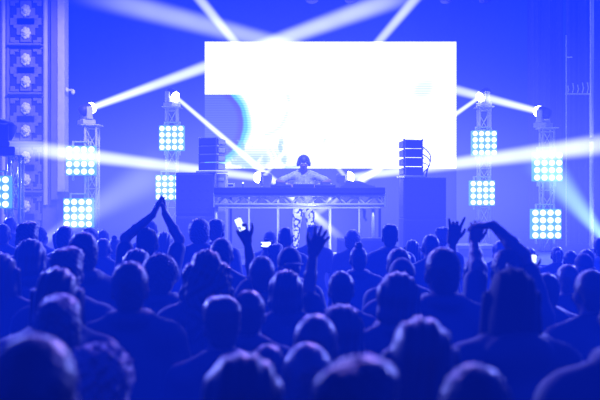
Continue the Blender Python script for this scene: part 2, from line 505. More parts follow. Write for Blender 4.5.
def person(label, px, py, d, hair='short', hmat='hair_black', top='tee', tmat='cloth_black', pose='rest', rz=0, skin='skin', z0=0.0, group=None, tall=1.77, slim=1.0):
    p = P(px, py, d)
    s = (p.z - z0) / (tall + (.02 if hair in ('curly', 'ringlets') else .045 if hair in ('afro', 'bun') else 0))
    r = empty('person', (p.x, d, z0), math.radians(rz), s)
    tag(r, label, 'person', group)
    B = BODY[pose]
    slot(link('body', B['body'], r), M[skin])
    names = {'tee': 't_shirt', 'long': 'jumper', 'hoodie': 'hoodie', 'jacket': 'jacket'}
    slot(link(names[top], B[top], r), M[tmat])
    slot(link('trousers', B['trousers'], r), M['denim'])
    slot(link('shoes', B['shoes'], r), M['shoe'])
    if hair in ('cap_crown', 'cap_back', 'beanie'):
        slot(link('hair', HAIR['nape'], r), M[hmat])
        slot(link('beanie' if hair == 'beanie' else 'cap', HAIR[hair], r), M['cloth_navy'])
    elif hair: slot(link('hair', HAIR[hair], r), M[hmat])
    PEOPLE.append((r, px, py, d))
    return r, s


def posed(key, px, py, d, left=None, right=None, tall=1.77, z0=0, h=.0065, lean=0):
    """body for a raised-arm pose: each arm from where its elbow and wrist are in the hall"""
    p = P(px, py, d); s = (p.z - z0) / tall

    def arm(a, sgn):
        S = np.array((sgn * SH[0], SH[1], SH[2]))

        def joint(base, pt, L, ys):
            q = P(pt[0], pt[1], d)
            x, z = (q.x - p.x) / s, (q.z - z0) / s
            k = L * L - (x - base[0]) ** 2 - (z - base[2]) ** 2
            y = base[1] + ys * (math.sqrt(k) if k > 0 else 0)
            return np.array((x, y, z))
        E = joint(S, a['elbow'], .29, a.get('ye', 1)); W = joint(E, a['wrist'], .26, a.get('yw', 1))
        if 'dpx' in a:
            q = P(a['dpx'][0], a['dpx'][1], d); dv = np.array(((q.x - p.x) / s, W[1] + a.get('dy', 0), (q.z - z0) / s)) - W
        else: dv = a['d']
        r = dict(a); r.update(abs=1, elbow=tuple(E), wrist=tuple(W), d=tuple(dv)); r['S'] = s
        return r
    L = arm(left, -1) if left else REST
    R = arm(right, 1) if right else REST
    BODY[key] = make_body(key, L, R, h=h)
    return L, R, s, p


def at_hand(root_p, s, a, off, z0=0):
    """hall position of a point near a posed hand"""
    w = np.array(a['wrist']); d = nrm(a['d']); n = np.array(a['n'], float); n = nrm(n - d * (n @ d))
    q = w + d * off[0] + n * off[1]
    return Vector((root_p.x + q[0] * s, root_p.y + q[1] * s, z0 + q[2] * s)), d, n
# ---------------------------------------------------------------- the setting
STAGE = 1.08


def struct(name, mb, m, parent=None, smooth=False):
    o = mb.build(name, m, parent, smooth)
    if parent is None: o['kind'] = 'structure'
    return o


M['backdrop'] = mat('backdrop', (.06, .08, .24), .9, sheen=.1, nscale=3)
struct('floor', MB().box((0, 9.5, -.1), (20.2, 29.6, .2)), M['floor'])
struct('ceiling', MB().box((0, 9.5, 9.1), (20.2, 29.6, .2)), M['ceiling'])
struct('wall_left', MB().box((-10.1, 9.5, 4.5), (.2, 29.6, 9)), M['plaster_dark'])
struct('wall_right', MB().box((10.1, 9.5, 4.5), (.2, 29.6, 9)), M['plaster_dark'])
struct('wall_rear', MB().box((0, -5.1, 4.5), (20, .2, 9)), M['plaster_dark'])
# back wall hung with a pleated backdrop
mb = MB(); n = 260; rows = []
for i in range(n + 1):
    x = -10 + 20 * i / n
    y = 24 + .04 * math.sin(x * 5.3 + math.sin(x * 1.7)) + .012 * math.sin(x * 13)
    rows.append((mb.bm.verts.new((x, y, -.02)), mb.bm.verts.new((x, y, 9.02))))
for a, b in zip(rows[:-1], rows[1:]): mb.bm.faces.new((a[0], b[0], b[1], a[1]))
struct('wall_back', mb, M['backdrop'], smooth=True)
# stage: deck, nosing and fascia
st = MB().box((0, 18, STAGE - .05), (19.9, 11.9, .1)).box((0, 12.12, (STAGE - .1) / 2), (19.9, .06, STAGE - .1))
for x in range(-9, 10): st.box((x, 12.07, (STAGE - .1) / 2), (.05, .05, STAGE - .12))
struct('stage', st, M['deck'])

# ornate plaster proscenium on the left: mouldings, ledges, stepped crosses, rosettes
D0 = 16.0
def X(px, d=D0): return (px - 300) * d / F
def Z(py, d=D0): return EYE - (py - 200) * d / F
ptop, pbot = 7.6, STAGE
pil = MB().box(((X(-60) + X(56)) / 2, D0 + .35, (ptop + pbot) / 2), (X(56) - X(-60), .5, ptop - pbot))
struct('wall_proscenium', pil, M['plaster'])
def vm(name, x0, x1, ybot, m, round_=True, y=D0):
    w = X(x1) - X(x0); c = (X(x0) + X(x1)) / 2
    b = MB()
    zb = max(Z(ybot), STAGE)
    if round_: b.tube((c, y + .08, zb), (c, y + .08, ptop), w / 2, seg=16)
    else: b.box((c, y + .1, (zb + ptop) / 2), (w, .3, ptop - zb), bevel=.01)
    struct(name, b, m, smooth=False)
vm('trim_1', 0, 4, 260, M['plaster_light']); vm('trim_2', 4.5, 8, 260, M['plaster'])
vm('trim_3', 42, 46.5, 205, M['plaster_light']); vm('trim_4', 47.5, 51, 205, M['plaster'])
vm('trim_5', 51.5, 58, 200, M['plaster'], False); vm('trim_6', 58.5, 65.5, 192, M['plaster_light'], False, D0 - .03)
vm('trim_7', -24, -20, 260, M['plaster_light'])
orn = 0
for k in range(-3, 3):
    y0 = 97 + 49 * k                                # top of a panel
    cx = X(25); zt = Z(y0); w = X(41) - X(9); hgt = X(44) - X(0)
    zc = zt - hgt / 2
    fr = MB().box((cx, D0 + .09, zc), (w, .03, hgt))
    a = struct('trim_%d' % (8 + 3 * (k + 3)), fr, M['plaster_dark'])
    cr = MB()
    for (ww, hh) in ((1.0, .16), (.78, .30), (.58, .62), (.34, .94)):
        cr.box((cx, D0 + .06 - .01 * ww, zc), (w * ww * .98, .06 - .02 * ww, hgt * hh), bevel=.006)
    for sx in (-1, 1):
        for sz in (-1, 1):
            cr.box((cx + sx * w * .42, D0 + .06, zc + sz * hgt * .42), (w * .14, .05, hgt * .12), bevel=.006)
            cr.box((cx + sx * w * .30, D0 + .06, zc + sz * hgt * .455), (w * .14, .05, hgt * .06), bevel=.006)
    cr.box((cx, D0 + .02, zc - hgt * .5 - .03), (w * 1.05, .18, .035), bevel=.008)
    struct('trim_%d' % (9 + 3 * (k + 3)), cr, M['plaster'])
    ro = MB()
    for sz in (-.27, .24):
        c = Vector((cx + .01, D0 + .01, zc + sz * hgt))
        for j in range(7):
            an = j * 2 * math.pi / 7
            ro.ball(c + Vector((.055 * math.cos(an), 0, .075 * math.sin(an))), .045, 10, (1, .7, 1.1))
        ro.ball(c + Vector((0, -.03, 0)), .055, 12, (1, .8, 1.2))
        ro.ball(c + Vector((-.015, -.07, .01)), .016, 8); ro.ball(c + Vector((.02, -.07, -.02)), .014, 8)
    struct('trim_%d' % (10 + 3 * (k + 3)), ro, M['rosette_lit'], smooth=True)
# small carved blocks on the plain lower part
lw = MB()
for k in range(5): lw.box((X(10 + 7 * k), D0 + .09, (Z(150) + STAGE) / 2), (.03, .04, Z(150) - STAGE))
struct('trim_40', lw, M['plaster'])

# right side: gathered stage curtain and frame
def curtain(name, x0, x1, d, z0, z1, m, f=22, amp=.06):
    b = MB(); n = 90; r = []
    for i in range(n + 1):
        x = x0 + (x1 - x0) * i / n
        y = d + amp * math.sin(f * x + 1.2 * math.sin(3 * x)) + amp * .4 * math.sin(2.3 * f * x)
        r.append((b.bm.verts.new((x, y, z0)), b.bm.verts.new((x, y + .02, z1))))
    for p, q in zip(r[:-1], r[1:]): b.bm.faces.new((p[0], q[0], q[1], p[1]))
    return b
M['curtain'] = mat('curtain', (.12, .12, .2), .85, sheen=.4, nscale=12)
tag(curtain('stage_curtain', X(528, 19), X(563, 19), 19, STAGE, 8.2, M['curtain']).build('stage_curtain', M['curtain'], None, True),
    'dark pleated curtain hanging at the right of the stage behind the nearer light tower', 'curtain')
tag(curtain('stage_curtain', X(566, 18), X(625, 18), 18, STAGE, 8.2, M['curtain'], 15).build('stage_curtain', M['curtain'], None, True),
    'dark pleated curtain at the far right edge behind the tall pale pole', 'curtain')
x592 = X(592, 14)
pole = empty('stage_pole', (x592, 14, STAGE)); tag(pole, 'tall thin pale vertical pole at the right edge of the stage', 'pole')
MB().tube((0, 0, .02), (0, 0, 7.4), .034, seg=14).build('pole_shaft', M['white_metal'], pole, True)
MB().lathe([(.16, 0), (.16, .015), (.05, .03), (.045, .12)], seg=20).build('base_plate', M['black_metal'], pole)
MB().box((0, -.02, Z(140, 14) - STAGE), (.1, .1, .06), bevel=.008).build('clamp', M['black_metal'], pole)

# a metal frame with slack cables on the right-hand side
d = 17; fr = empty('cable_frame', (X(578, d), d, STAGE)); tag(fr, 'dim metal frame draped with loose cables by the right-hand curtain', 'frame')
zt = Z(94, d) - STAGE; wx = .24
MB().tube((-wx, 0, 0), (-wx, 0, zt + 1.2), .015).tube((wx, 0, 0), (wx, 0, zt), .015).tube((-wx - .02, 0, zt), (wx + .05, 0, zt), .018).tube((-wx, 0, zt + .75), (-wx + .12, 0, zt + .75), .012).build('frame', M['alu'], fr)
random.seed(3)
for k in range(5):
    x = -wx + .02 + k * .1; L = .12 + .18 * random.random()
    MB().path([(x, -.02, zt + .02), (x + .02, -.03, zt + L * .5), (x + .005, -.02, zt + L)], .011).build('cable', M['white_metal'], fr)

# ------------------------------------------------------------------ video screen
d = 16.1
sw, sh_ = 251 * d / F, 126.5 * d / F
c = P(330.5, 105.3, d)
scr = empty('video_screen', (c.x, d, STAGE)); tag(scr, 'huge white glowing video wall behind the performer', 'screen')
zc = c.z - STAGE
m = bpy.data.materials.new('screen_picture'); m.use_nodes = True; nt = m.node_tree; nt.nodes.clear(); W = N(nt)
tc = nt.nodes.new('ShaderNodeTexCoord'); sp = nt.nodes.new('ShaderNodeSeparateXYZ'); nt.links.new(tc.outputs['Object'], sp.inputs[0])
u = W.m('DIVIDE', sp.outputs['X'], d / F); v = W.m('DIVIDE', sp.outputs['Z'], d / F)     # picture units, centre 0
nz = nt.nodes.new('ShaderNodeTexNoise'); nz.inputs['Scale'].default_value = 1.6; nz.inputs['Detail'].default_value = 3
nt.links.new(tc.outputs['Object'], nz.inputs['Vector'])
wob = W.m('MULTIPLY', W.m('SUBTRACT', nz.outputs['Fac'], .5), 7)
du = W.m('SUBTRACT', u, -124); dv = W.m('SUBTRACT', v, -18)
rad = W.m('ADD', W.m('SQRT', W.m('ADD', W.m('MULTIPLY', du, du), W.m('MULTIPLY', dv, dv))), wob)
stripe = W.m('ADD', .86, W.m('MULTIPLY', W.m('SINE', W.m('MULTIPLY', v, 2.6)), .14))
inblock = W.m('LESS_THAN', v, 10.5)
white = (1.3, 1.35, 2.6)
c1 = W.mix(W.step(rad, 29, 35), (.11, .14, .62), (.10, .08, .72))
c2 = W.mix(W.step(rad, 36, 39), c1, (.12, .62, .95))
c3 = W.mix(W.step(rad, 40, 43), c2, (.45, 1.0, .95))
c4 = W.mix(W.step(rad, 43, 47), c3, white)
# second pale crescent and streaks low in the picture
du2 = W.m('SUBTRACT', u, -75); dv2 = W.m('SUBTRACT', v, 2)
rad2 = W.m('ADD', W.m('SQRT', W.m('ADD', W.m('MULTIPLY', du2, du2), W.m('MULTIPLY', dv2, dv2))), wob)
cres = W.m('MULTIPLY', W.step(rad2, 30, 33), W.m('SUBTRACT', 1, W.step(rad2, 33, 37)))
cres = W.m('MULTIPLY', cres, W.m('GREATER_THAN', u, -66))
cres = W.m('MULTIPLY', cres, .45)
c5 = W.mix(cres, c4, (.55, .75, .95))
nz3 = nt.nodes.new('ShaderNodeTexNoise'); nz3.inputs['Scale'].default_value = 2.2; nz3.inputs['Detail'].default_value = 4; nz3.inputs['Distortion'].default_value = 1.2
nt.links.new(tc.outputs['Object'], nz3.inputs['Vector'])
low = W.m('MULTIPLY', W.step(v, -36, -56), W.step(u, -10, -50))
low = W.m('MULTIPLY', low, W.step(nz3.outputs['Fac'], .40, .56))
low2 = W.m('MULTIPLY', W.step(v, -26, -40), W.m('MULTIPLY', W.step(u, 40, 10), W.step(nz3.outputs['Fac'], .56, .66)))
low = W.m('MULTIPLY', W.m('MAXIMUM', low, low2), .75)
c6 = W.mix(low, c5, (.28, .55, .8))
body_ = W.mix(inblock, white, c6)
# faint grey-blue patches in the white
nz2 = nt.nodes.new('ShaderNodeTexNoise'); nz2.inputs['Scale'].default_value = .9; nt.links.new(tc.outputs['Object'], nz2.inputs['Vector'])
pt = W.m('MULTIPLY', W.step(nz2.outputs['Fac'], .66, .74), .55)
body_ = W.mix(pt, body_, (.72, .9, 1.0))
e = nt.nodes.new('ShaderNodeEmission'); o_ = nt.nodes.new('ShaderNodeOutputMaterial')
mulc = nt.nodes.new('ShaderNodeVectorMath'); mulc.operation = 'SCALE'
nt.links.new(body_, mulc.inputs[0]); nt.links.new(stripe, mulc.inputs['Scale'])
nt.links.new(mulc.outputs[0], e.inputs['Color']); e.inputs['Strength'].default_value = 1.0
nt.links.new(e.outputs[0], o_.inputs['Surface'])
pan = MB().box((0, 0, 0), (sw, .02, sh_)).build('display', m, scr); pan.location = (0, -.03, zc)
MB().box((0, .04, zc), (sw - .02, .1, sh_ - .02)).build('housing', M['black_metal'], scr)
stand = MB()
for k in range(5):
    x = -sw / 2 + .15 + k * (sw - .3) / 4
    stand.tube((x, .1, 0), (x, .1, zc), .025).tube((x, .1, .9), (x, .75, 0), .02)
stand.build('support_frame', M['black_metal'], scr)
b = curtain('x', -sw / 2 - .02, sw / 2 + .02, -.0, 0, zc - sh_ / 2 - .01, M['drape'], 26, .03)
b.build('drape_skirt', M['drape'], scr, True)

# ------------------------------------------------------------------ lamps, towers
def moving_head(loc, target, label, s=1.0, pale=True, group=None, lit=True, lens_s=1.0):
    r = empty('moving_head_light', loc, 0, s); tag(r, label, 'stage light', group)
    mt = M['pale_plastic'] if pale else M['black_plastic']
    piv = Vector((0, 0, .28))
    dv = (Vector(target) - (Vector(loc) + piv * s)).normalized()
    yaw = math.atan2(dv.x, -dv.y) if abs(dv.x) + abs(dv.y) > 1e-3 else 0
    R = Matrix.Rotation(yaw, 3, 'Z')
    MB().box((0, 0, .045), (.30, .24, .09), R, bevel=.015).build('base', mt, r)
    yk = MB()
    for sx in (-1, 1):
        yk.box(R @ Vector((sx * .155, 0, .215)), (.04, .11, .21), R, bevel=.012)
    yk.box(R @ Vector((0, 0, .115)), (.34, .13, .05), R, bevel=.012)
    yk.build('yoke', mt, r)
    h = MB().lathe([(.02, -.14), (.08, -.13), (.105, -.07), (.108, .02), (.098, .06), (.1, .10), (.088, .105)], piv, dv, 22)
    ho = h.build('head', M['black_plastic'], r, True)
    MB().lathe([(.0, .185), (.04, .178), (.075, .158), (.096, .125), (.102, .09), (.1, .085)], piv, dv, 22).build('lens', M['lens'] if lit else M['black_plastic'], ho, True)
    return Vector(loc) + piv * s + dv * .13 * s, dv


def beam_material(name, L, r0, r1, S, fade, col, edge):
    m = bpy.data.materials.new(name); m.use_nodes = True; nt = m.node_tree; nt.nodes.clear(); W = N(nt)
    tc = nt.nodes.new('ShaderNodeTexCoord'); sp = nt.nodes.new('ShaderNodeSeparateXYZ'); nt.links.new(tc.outputs['Object'], sp.inputs[0])
    z = W.m('DIVIDE', sp.outputs['Z'], L, clamp=True)
    rr = W.m('ADD', r0, W.m('MULTIPLY', z, r1 - r0))
    rho = W.m('DIVIDE', W.m('SQRT', W.m('ADD', W.m('MULTIPLY', sp.outputs['X'], sp.outputs['X']), W.m('MULTIPLY', sp.outputs['Y'], sp.outputs['Y']))), rr)
    prof = W.m('SUBTRACT', 1, W.step(rho, edge, 1.0))
    f = W.m('DIVIDE', S, W.m('POWER', W.m('DIVIDE', rr, r0), fade))
    f = W.m('MULTIPLY', f, W.m('SUBTRACT', 1, W.step(z, .72, 1.0)))
    nz = nt.nodes.new('ShaderNodeTexNoise'); nz.inputs['Scale'].default_value = .9; nz.inputs['Detail'].default_value = 2
    nt.links.new(tc.outputs['Object'], nz.inputs['Vector'])
    f = W.m('MULTIPLY', f, W.m('ADD', .75, W.m('MULTIPLY', nz.outputs['Fac'], .5)))
    e = nt.nodes.new('ShaderNodeEmission'); e.inputs['Color'].default_value = tuple(col) + (1,)
    nt.links.new(W.m('MULTIPLY', f, prof), e.inputs['Strength'])
    o = nt.nodes.new('ShaderNodeOutputMaterial'); nt.links.new(e.outputs[0], o.inputs['Volume'])
    m.cycles.volume_step_rate = .06
    return m


def beam(a, b, r0, r1, S, label, fade=1.4, col=(.62, .68, 1.0), edge=.25):
    a, b = Vector(a), Vector(b); L = (b - a).length
    mb = MB().lathe([(r0, 0), (r1, L)], seg=28)
    o = mb.build('light_beam', beam_material('beam_haze', L, r0, r1, S, fade, col, edge), None, True)
    o.location = a; o.rotation_mode = 'QUATERNION'; o.rotation_quaternion = (b - a).to_track_quat('Z', 'Y')
    tag(o, label, 'light beam')
    return o


def truss_tower(loc, h, label, w=.2):
    r = empty('truss_tower', loc); tag(r, label, 'truss tower', None)
    MB().box((0, 0, .012), (w + .08, w + .08, .024), bevel=.006).build('base_plate', M['black_metal'], r)
    me = MB().tube((0, 0, .02), (0, 0, h), .022, seg=10).mesh('chord', M['alu'], True)
    for sx in (-1, 1):
        for sy in (-1, 1):
            o = link('chord', me, r); o.location = (sx * w / 2, sy * w / 2, 0)
    br = MB(); n = max(2, round((h - .1) / .36)); dz = (h - .1) / n
    for (ax, ay, bx, by) in ((-1, -1, 1, -1), (1, -1, 1, 1), (1, 1, -1, 1), (-1, 1, -1, -1)):
        for k in range(n):
            za, zb = .05 + k * dz, .05 + (k + 1) * dz
            if k % 2: za, zb = zb, za
            br.tube((ax * w / 2, ay * w / 2, za), (bx * w / 2, by * w / 2, zb), .010, seg=6)
            br.tube((ax * w / 2, ay * w / 2, max(za, zb)), (bx * w / 2, by * w / 2, max(za, zb)), .008, seg=6)
    br.build('bracing', M['alu'], r)
    MB().box((0, 0, h + .01), (w + .14, w + .14, .02), bevel=.004).build('top_plate', M['alu'], r)


lamp_me = MB().lathe([(.052, 0), (.052, .012), (.04, .026), (.0, .032)], axis=(0, -1, 0), seg=18).mesh('lamp', M['lamp'], True)
ring_me = None


def blinder(px, py, d, size, label, yaw=0):
    c = P(px, py, d)
    r = empty('blinder_light', (c.x, c.y, c.z - size / 2), yaw); tag(r, label, 'stage light', 'sixteen-lamp blinder panels on the truss towers')
    MB().box((0, .06, size / 2), (size, .13, size), bevel=.012).build('housing', M['blinder_bloom_face'], r)
    g = size / 4
    for i in range(4):
        for j in range(4):
            o = link('lamp', lamp_me, r); o.location = ((i - 1.5) * g, -.008, size / 2 + (j - 1.5) * g)
            o.scale = (size / .52,) * 3
    bk = MB()
    for sx in (-1, 1): bk.box((sx * size * .3, .10, size * .5), (.03, .05, size * 1.35), bevel=.005)
    bk.tube((-size * .3, .12, size * 1.15), (size * .3, .12, size * 1.15), .014)
    bk.build('bracket', M['alu'], r)


TW = []   # towers
def tower(px, ytop, d, label, w=.2):
    h = Z(ytop, d) - STAGE
    loc = Vector((X(px, d), d, STAGE)); truss_tower(loc, h, label, w)
    return loc + Vector((0, 0, h + .02))
t0 = tower(16, 157, 13.0, 'truss tower at the far left edge, partly cut off by the frame', .16)
t1 = tower(92, 126, 15.2, 'truss tower on the left carrying the nearer left pair of lamp panels', .2)
t2 = tower(172, 108, 16.0, 'truss tower on the left next to the video wall')
t3 = tower(484, 108, 16.0, 'truss tower on the right next to the video wall')
t4 = tower(547, 129, 15.2, 'truss tower on the right carrying the nearer right pair of lamp panels')
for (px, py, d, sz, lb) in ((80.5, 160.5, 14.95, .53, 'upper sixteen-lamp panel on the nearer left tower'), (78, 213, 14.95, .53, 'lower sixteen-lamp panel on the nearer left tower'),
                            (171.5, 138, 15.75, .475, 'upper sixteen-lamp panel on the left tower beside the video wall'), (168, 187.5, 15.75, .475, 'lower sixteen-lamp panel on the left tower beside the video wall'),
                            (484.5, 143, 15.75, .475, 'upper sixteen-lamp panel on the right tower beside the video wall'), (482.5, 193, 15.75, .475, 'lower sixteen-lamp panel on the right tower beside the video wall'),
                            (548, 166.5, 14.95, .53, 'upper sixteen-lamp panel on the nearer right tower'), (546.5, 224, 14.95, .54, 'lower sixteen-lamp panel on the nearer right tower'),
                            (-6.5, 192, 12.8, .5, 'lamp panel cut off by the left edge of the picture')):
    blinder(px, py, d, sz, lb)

# ---- moving heads and their beams
WB = 23.8
a, dv = moving_head(t1 + Vector((-.10, 0, 0)), P(205, 67.5, 16.6), 'white-lit moving head on top of the nearer left truss tower')
beam(a, P(430, -14, 22.5), .085, .42, 15, 'bright white beam rising right from the top of the nearer left tower', 1.75)
a, dv = moving_head(t4 + Vector((-.07, 0, 0)), P(456, 90, 16.45), 'white-lit moving head on top of the nearer right truss tower')
beam(a, P(62, -12, 23.5), .085, .50, 15, 'bright white beam rising left from the top of the nearer right tower', 1.95)
a, dv = moving_head(t2, P(262, 167, 14.95), 'white-lit moving head on the left tower beside the video wall', .9)
beam(a, P(350, 246, 14.0), .055, .11, 17, 'narrow white beam slanting down right across the video wall corner', .5)
a, dv = moving_head(t3, P(456, 115, 15.85), 'white-lit moving head on the right tower beside the video wall', .9)
beam(a, P(300, 224, 14.2), .055, .11, 17, 'narrow white beam slanting down left behind the table end', .5)


def flight_case(px, d, h, w, label):
    r = empty('flight_case', (X(px, d), d, STAGE)); tag(r, label, 'flight case')
    MB().box((0, 0, h / 2), (w, .5, h), bevel=.01).build('case_body', M['black_plastic'], r)
    ed = MB()
    for sx in (-1, 1):
        for sy in (-1, 1): ed.box((sx * w / 2, sy * .25, h / 2), (.03, .03, h), bevel=.004)
        for zz in (.015, h - .015): ed.box((sx * w / 2, 0, zz), (.032, .5, .03), bevel=.004)
    for sy in (-1, 1):
        for zz in (.015, h - .015): ed.box((0, sy * .25, zz), (w, .032, .03), bevel=.004)
    ed.build('edge_trim', M['alu'], r)
    return Vector((X(px, d), d, STAGE + h))
f1 = flight_case(264, 14.75, 1.05, .5, 'black flight case behind the left half of the table')
f2 = flight_case(344, 14.75, 1.05, .5, 'black flight case behind the right half of the table')
a, dv = moving_head(f1, P(18, 146.5, 13.7), 'moving head on the flight case to the left behind the performer', 1.0, False)
beam(a, P(-14, 143, 13.6), .10, .21, 9.5, 'wide pale beam running left from beside the performer', .9)
a, dv = moving_head(f2, P(585, 149, 13.7), 'bright moving head on the flight case to the right behind the performer', 1.0, False)
beam(a, P(660, 137, 13.4), .09, .27, 10.5, 'wide pale beam running right from beside the performer', .85)
beam(P(264, 176, 14.62), P(451, -43, 14.9), .05, .15, 13, 'steep white beam climbing right in front of the video wall', .8)
beam(P(348, 180, 14.62), P(165, -43, 14.9), .05, .15, 13, 'steep white beam climbing left in front of the video wall', .8)
a, dv = moving_head(Vector((X(40, 14), 14, STAGE)), P(150, 172, 15.5), 'moving head on the stage floor near the left column', .8, False, lit=False)
beam(a, P(176, 160, 15.6), .12, .62, 3.0, 'broad soft beam rising from the stage floor at the left', 1.3, (.55, .62, 1.0), .1)
a, dv = moving_head(Vector((X(609, 13.5), 13.5, STAGE)), P(560, 185, 14.6), 'moving head on the stage floor at the far right', .8, False)
beam(a, P(532, 150, 14.75), .10, .46, 9, 'broad pale cyan beam rising from the floor at the far right', 1.6, (.45, .85, 1.0), .15)
# the big head above the left edge tower, looking away
moving_head(t0 + Vector((-.22, 0, 0)), t0 + Vector((-3, -1.2, 1.6)), 'large dark moving head at the left edge above the cut-off tower', 1.5, False, lit=False)

# par cans peeping in along the top of the picture
for px, lb in ((312, 'leftmost of the dim lamps peeping in at the top edge'), (351, 'dim lamp at the top edge above the middle of the video wall'),
               (446, 'dim lamp at the top edge above the right end of the video wall'), (485, 'rightmost of the dim lamps at the top edge')):
    c = P(px, -4.5, 15); r = empty('par_can', c); tag(r, lb, 'stage light', 'par cans along the top edge')
    MB().lathe([(.11, -.10), (.12, -.09), (.12, .10), (.085, .2), (.0, .22)], (0, 0, 0), (0, .5, 1), 24).build('can', M['black_metal'], r, True)
    MB().lathe([(.0, -.075), (.1, -.075)], (0, 0, 0), (0, .5, 1), 24).build('lens', M['pale_plastic'], r, True)
    MB().tube((0, .05, .1), (0, .05, 9.0 - c.z), .02).box((0, .05, .16), (.28, .05, .03)).build('drop_pole', M['black_metal'], r)

# small twin lamp on the column side
r = empty('wall_lamp', P(70, 90, 16)); tag(r, 'tiny pair of pale lamps fixed beside the left column', 'lamp')
MB().box((-.04, .0, .0), (.18, .05, .04), bevel=.008).build('bracket', M['alu'], r)
for sx in (-.05, .07): MB().ball((sx, -.04, -.02 - .3 * sx), .045, 12, (.9, .9, 1.2)).build('shade', M['white_metal'], r, True)

# ------------------------------------------------------------------ loudspeakers
def sub(px, d, z, w, h, label):
    r = empty('subwoofer', (X(px, d), d, z)); tag(r, label, 'loudspeaker')
    MB().box((0, 0, h / 2), (w, .6, h), bevel=.015).build('cabinet', M['cabinet'], r)
    dots = MB().box((0, -.3, h / 2), (w - .06, .03, h - .06), bevel=.01)
    for i in range(4):
        for j in range(4):
            dots.lathe([(.026, 0), (.026, .006), (.0, .008)], ((i - 1.5) * w / 4.6, -.314, h / 2 + (j - 1.5) * h / 4.6), (0, -1, 0), 12)
    dots.build('grille', M['grille'], r)
    return z + h
zt = 0
for px, pw, nm in ((197.5, 38, 'left'), (422, 42, 'right')):
    d = 13.5; w = pw * d / F; ytop = 173 if nm == 'left' else 178
    H = (Z(ytop, d) - STAGE) / 2
    z = sub(px, d, STAGE, w, H, 'lower bass cabinet of the %s speaker stack' % nm)
    z = sub(px, d, z, w, H, 'upper bass cabinet of the %s speaker stack' % nm)
    if nm == 'right': zt = z
# pale case that carries the left array
d = 13.9; h = Z(174, d) - STAGE
r = empty('speaker_plinth', (X(221.5, d), d, STAGE)); tag(r, 'tall pale grey case under the right edge of the left speaker array', 'case')
MB().box((0, .05, h / 2), (.17, .5, h), bevel=.012).build('case_body', M['cabinet_side'], r)
MB().box((0, -.21, h * .93), (.12, .02, .05), bevel=.005).build('handle', M['alu'], r)


def array(px, y0, y1, d, w, yaw, side_mat, word, zbase):
    hz = (Z(y0, d) - zbase - .03) / 4; names = ('bottom', 'second from bottom', 'second from top', 'top')
    for k in range(4):
        off = .0 if k == 0 else .012 * k
        r = empty('array_speaker', (X(px, d), d + off, zbase + .03 + k * hz), yaw)
        tag(r, '%s cabinet of the small black %s speaker array' % (names[k], word), 'loudspeaker', 'line array cabinets')
        g = hz * .94

        def tp(v):
            if v.y > 0: v.z *= .72
        MB().box((0, 0, hz / 2), (w, .34, g), bevel=.008, taper=tp).build('cabinet', M['cabinet'], r)
        MB().box((0, -.17, hz / 2), (w - .04, .02, g - .025), bevel=.004).build('grille', M['grille'], r)
        hw = MB()
        for sx in (-1, 1): hw.box((sx * (w / 2 + .006), .02, hz / 2), (.012, .22, g * .62), bevel=.003).box((sx * (w / 2 + .008), -.12, hz * .97), (.018, .05, .03), bevel=.003)
        hw.build('side_plate', side_mat, r)
        if k == 0: MB().box((0, 0, -.016), (w + .06, .4, .026), bevel=.004).build('base_plate', M['alu'], r)


array(212, 138, 173, 13.4, .31, math.radians(-22), M['pale_plastic'], 'left', STAGE + (Z(173, 13.5) - STAGE))  # side plates paled for the light the screen throws on them
array(411, 140, 178, 13.4, .29, math.radians(12), M['black_metal'], 'right', zt)
cb = MB()
for k, (pa, pb) in enumerate((((420, 145), (428, 168)), ((420, 153), (427, 170)), ((420, 162), (424, 172)))):
    A, B = P(pa[0], pa[1], 13.45), P(pb[0], pb[1], 13.5)
    pts = []
    for t in range(9):
        t /= 8; q = A.lerp(B, t); q.x += .10 * math.sin(math.pi * t); q.z += .02 * math.sin(math.pi * t); pts.append(q)
    pts.append(Vector((pts[-1].x - .03, 13.5, zt + .012)))
    o = MB().path(pts, .008, 6).build('speaker_cable', M['black_metal'])
    tag(o, 'thin cable looping from the %s cabinet of the right speaker array' % ('top', 'second', 'third')[k], 'cable', 'cables of the right array')

# ------------------------------------------------------------------ performer's table
d0 = 13.1; xl, xr = -1.30, 1.30; zt_ = Z(187.5, 12.85) ; depth = .72
tb = empty('performer_table', (0.0, d0, STAGE)); tag(tb, 'long truss-fronted table with a dark top at centre stage', 'table')
xo = X(299.5, 12.9)
topz = zt_ - STAGE
MB().box((xo, 0, topz - .05), (2.62, depth, .10), bevel=.012).build('table_top', M['table_cloth'], tb)
zt1, zb1 = topz - .125, topz - .265
for yy in (-.30, -.02):
    for zz in (zt1, zb1):
        MB().tube((xo + xl, yy, zz), (xo + xr, yy, zz), .024, seg=12).build('chord', M['alu'], tb, True)
br = MB(); n = 18; dx = (xr - xl) / n
for k in range(n):
    xa, xb = xo + xl + k * dx, xo + xl + (k + 1) * dx
    for yy in (-.30, -.02):
        br.tube((xa, yy, zt1 if k % 2 else zb1), (xb, yy, zb1 if k % 2 else zt1), .015, seg=6)
    br.tube((xa, -.30, zb1 if k % 2 else zt1), (xb, -.02, zb1 if k % 2 else zt1), .009, seg=6)
br.build('bracing', M['alu'], tb)
MB().box((xo, -.16, zb1 - .045), (2.5, .30, .03), bevel=.006).build('bottom_rail', M['white_metal'], tb)
for lx in (X(217, 12.95), X(372.5, 12.95)):
    MB().tube((lx, -.25, 0), (lx, -.25, zb1), .025, seg=12).lathe([(.09, 0), (.09, .012), (.04, .02)], (lx, -.25, 0), seg=16).build('leg', M['alu'], tb, True)
for lx in (X(231.5, 13.5), X(379, 13.5)):
    MB().tube((lx, .28, 0), (lx, .28, topz - .1), .022, seg=12).lathe([(.09, 0), (.09, .012), (.04, .02)], (lx, .28, 0), seg=16).build('leg', M['black_metal'], tb, True)
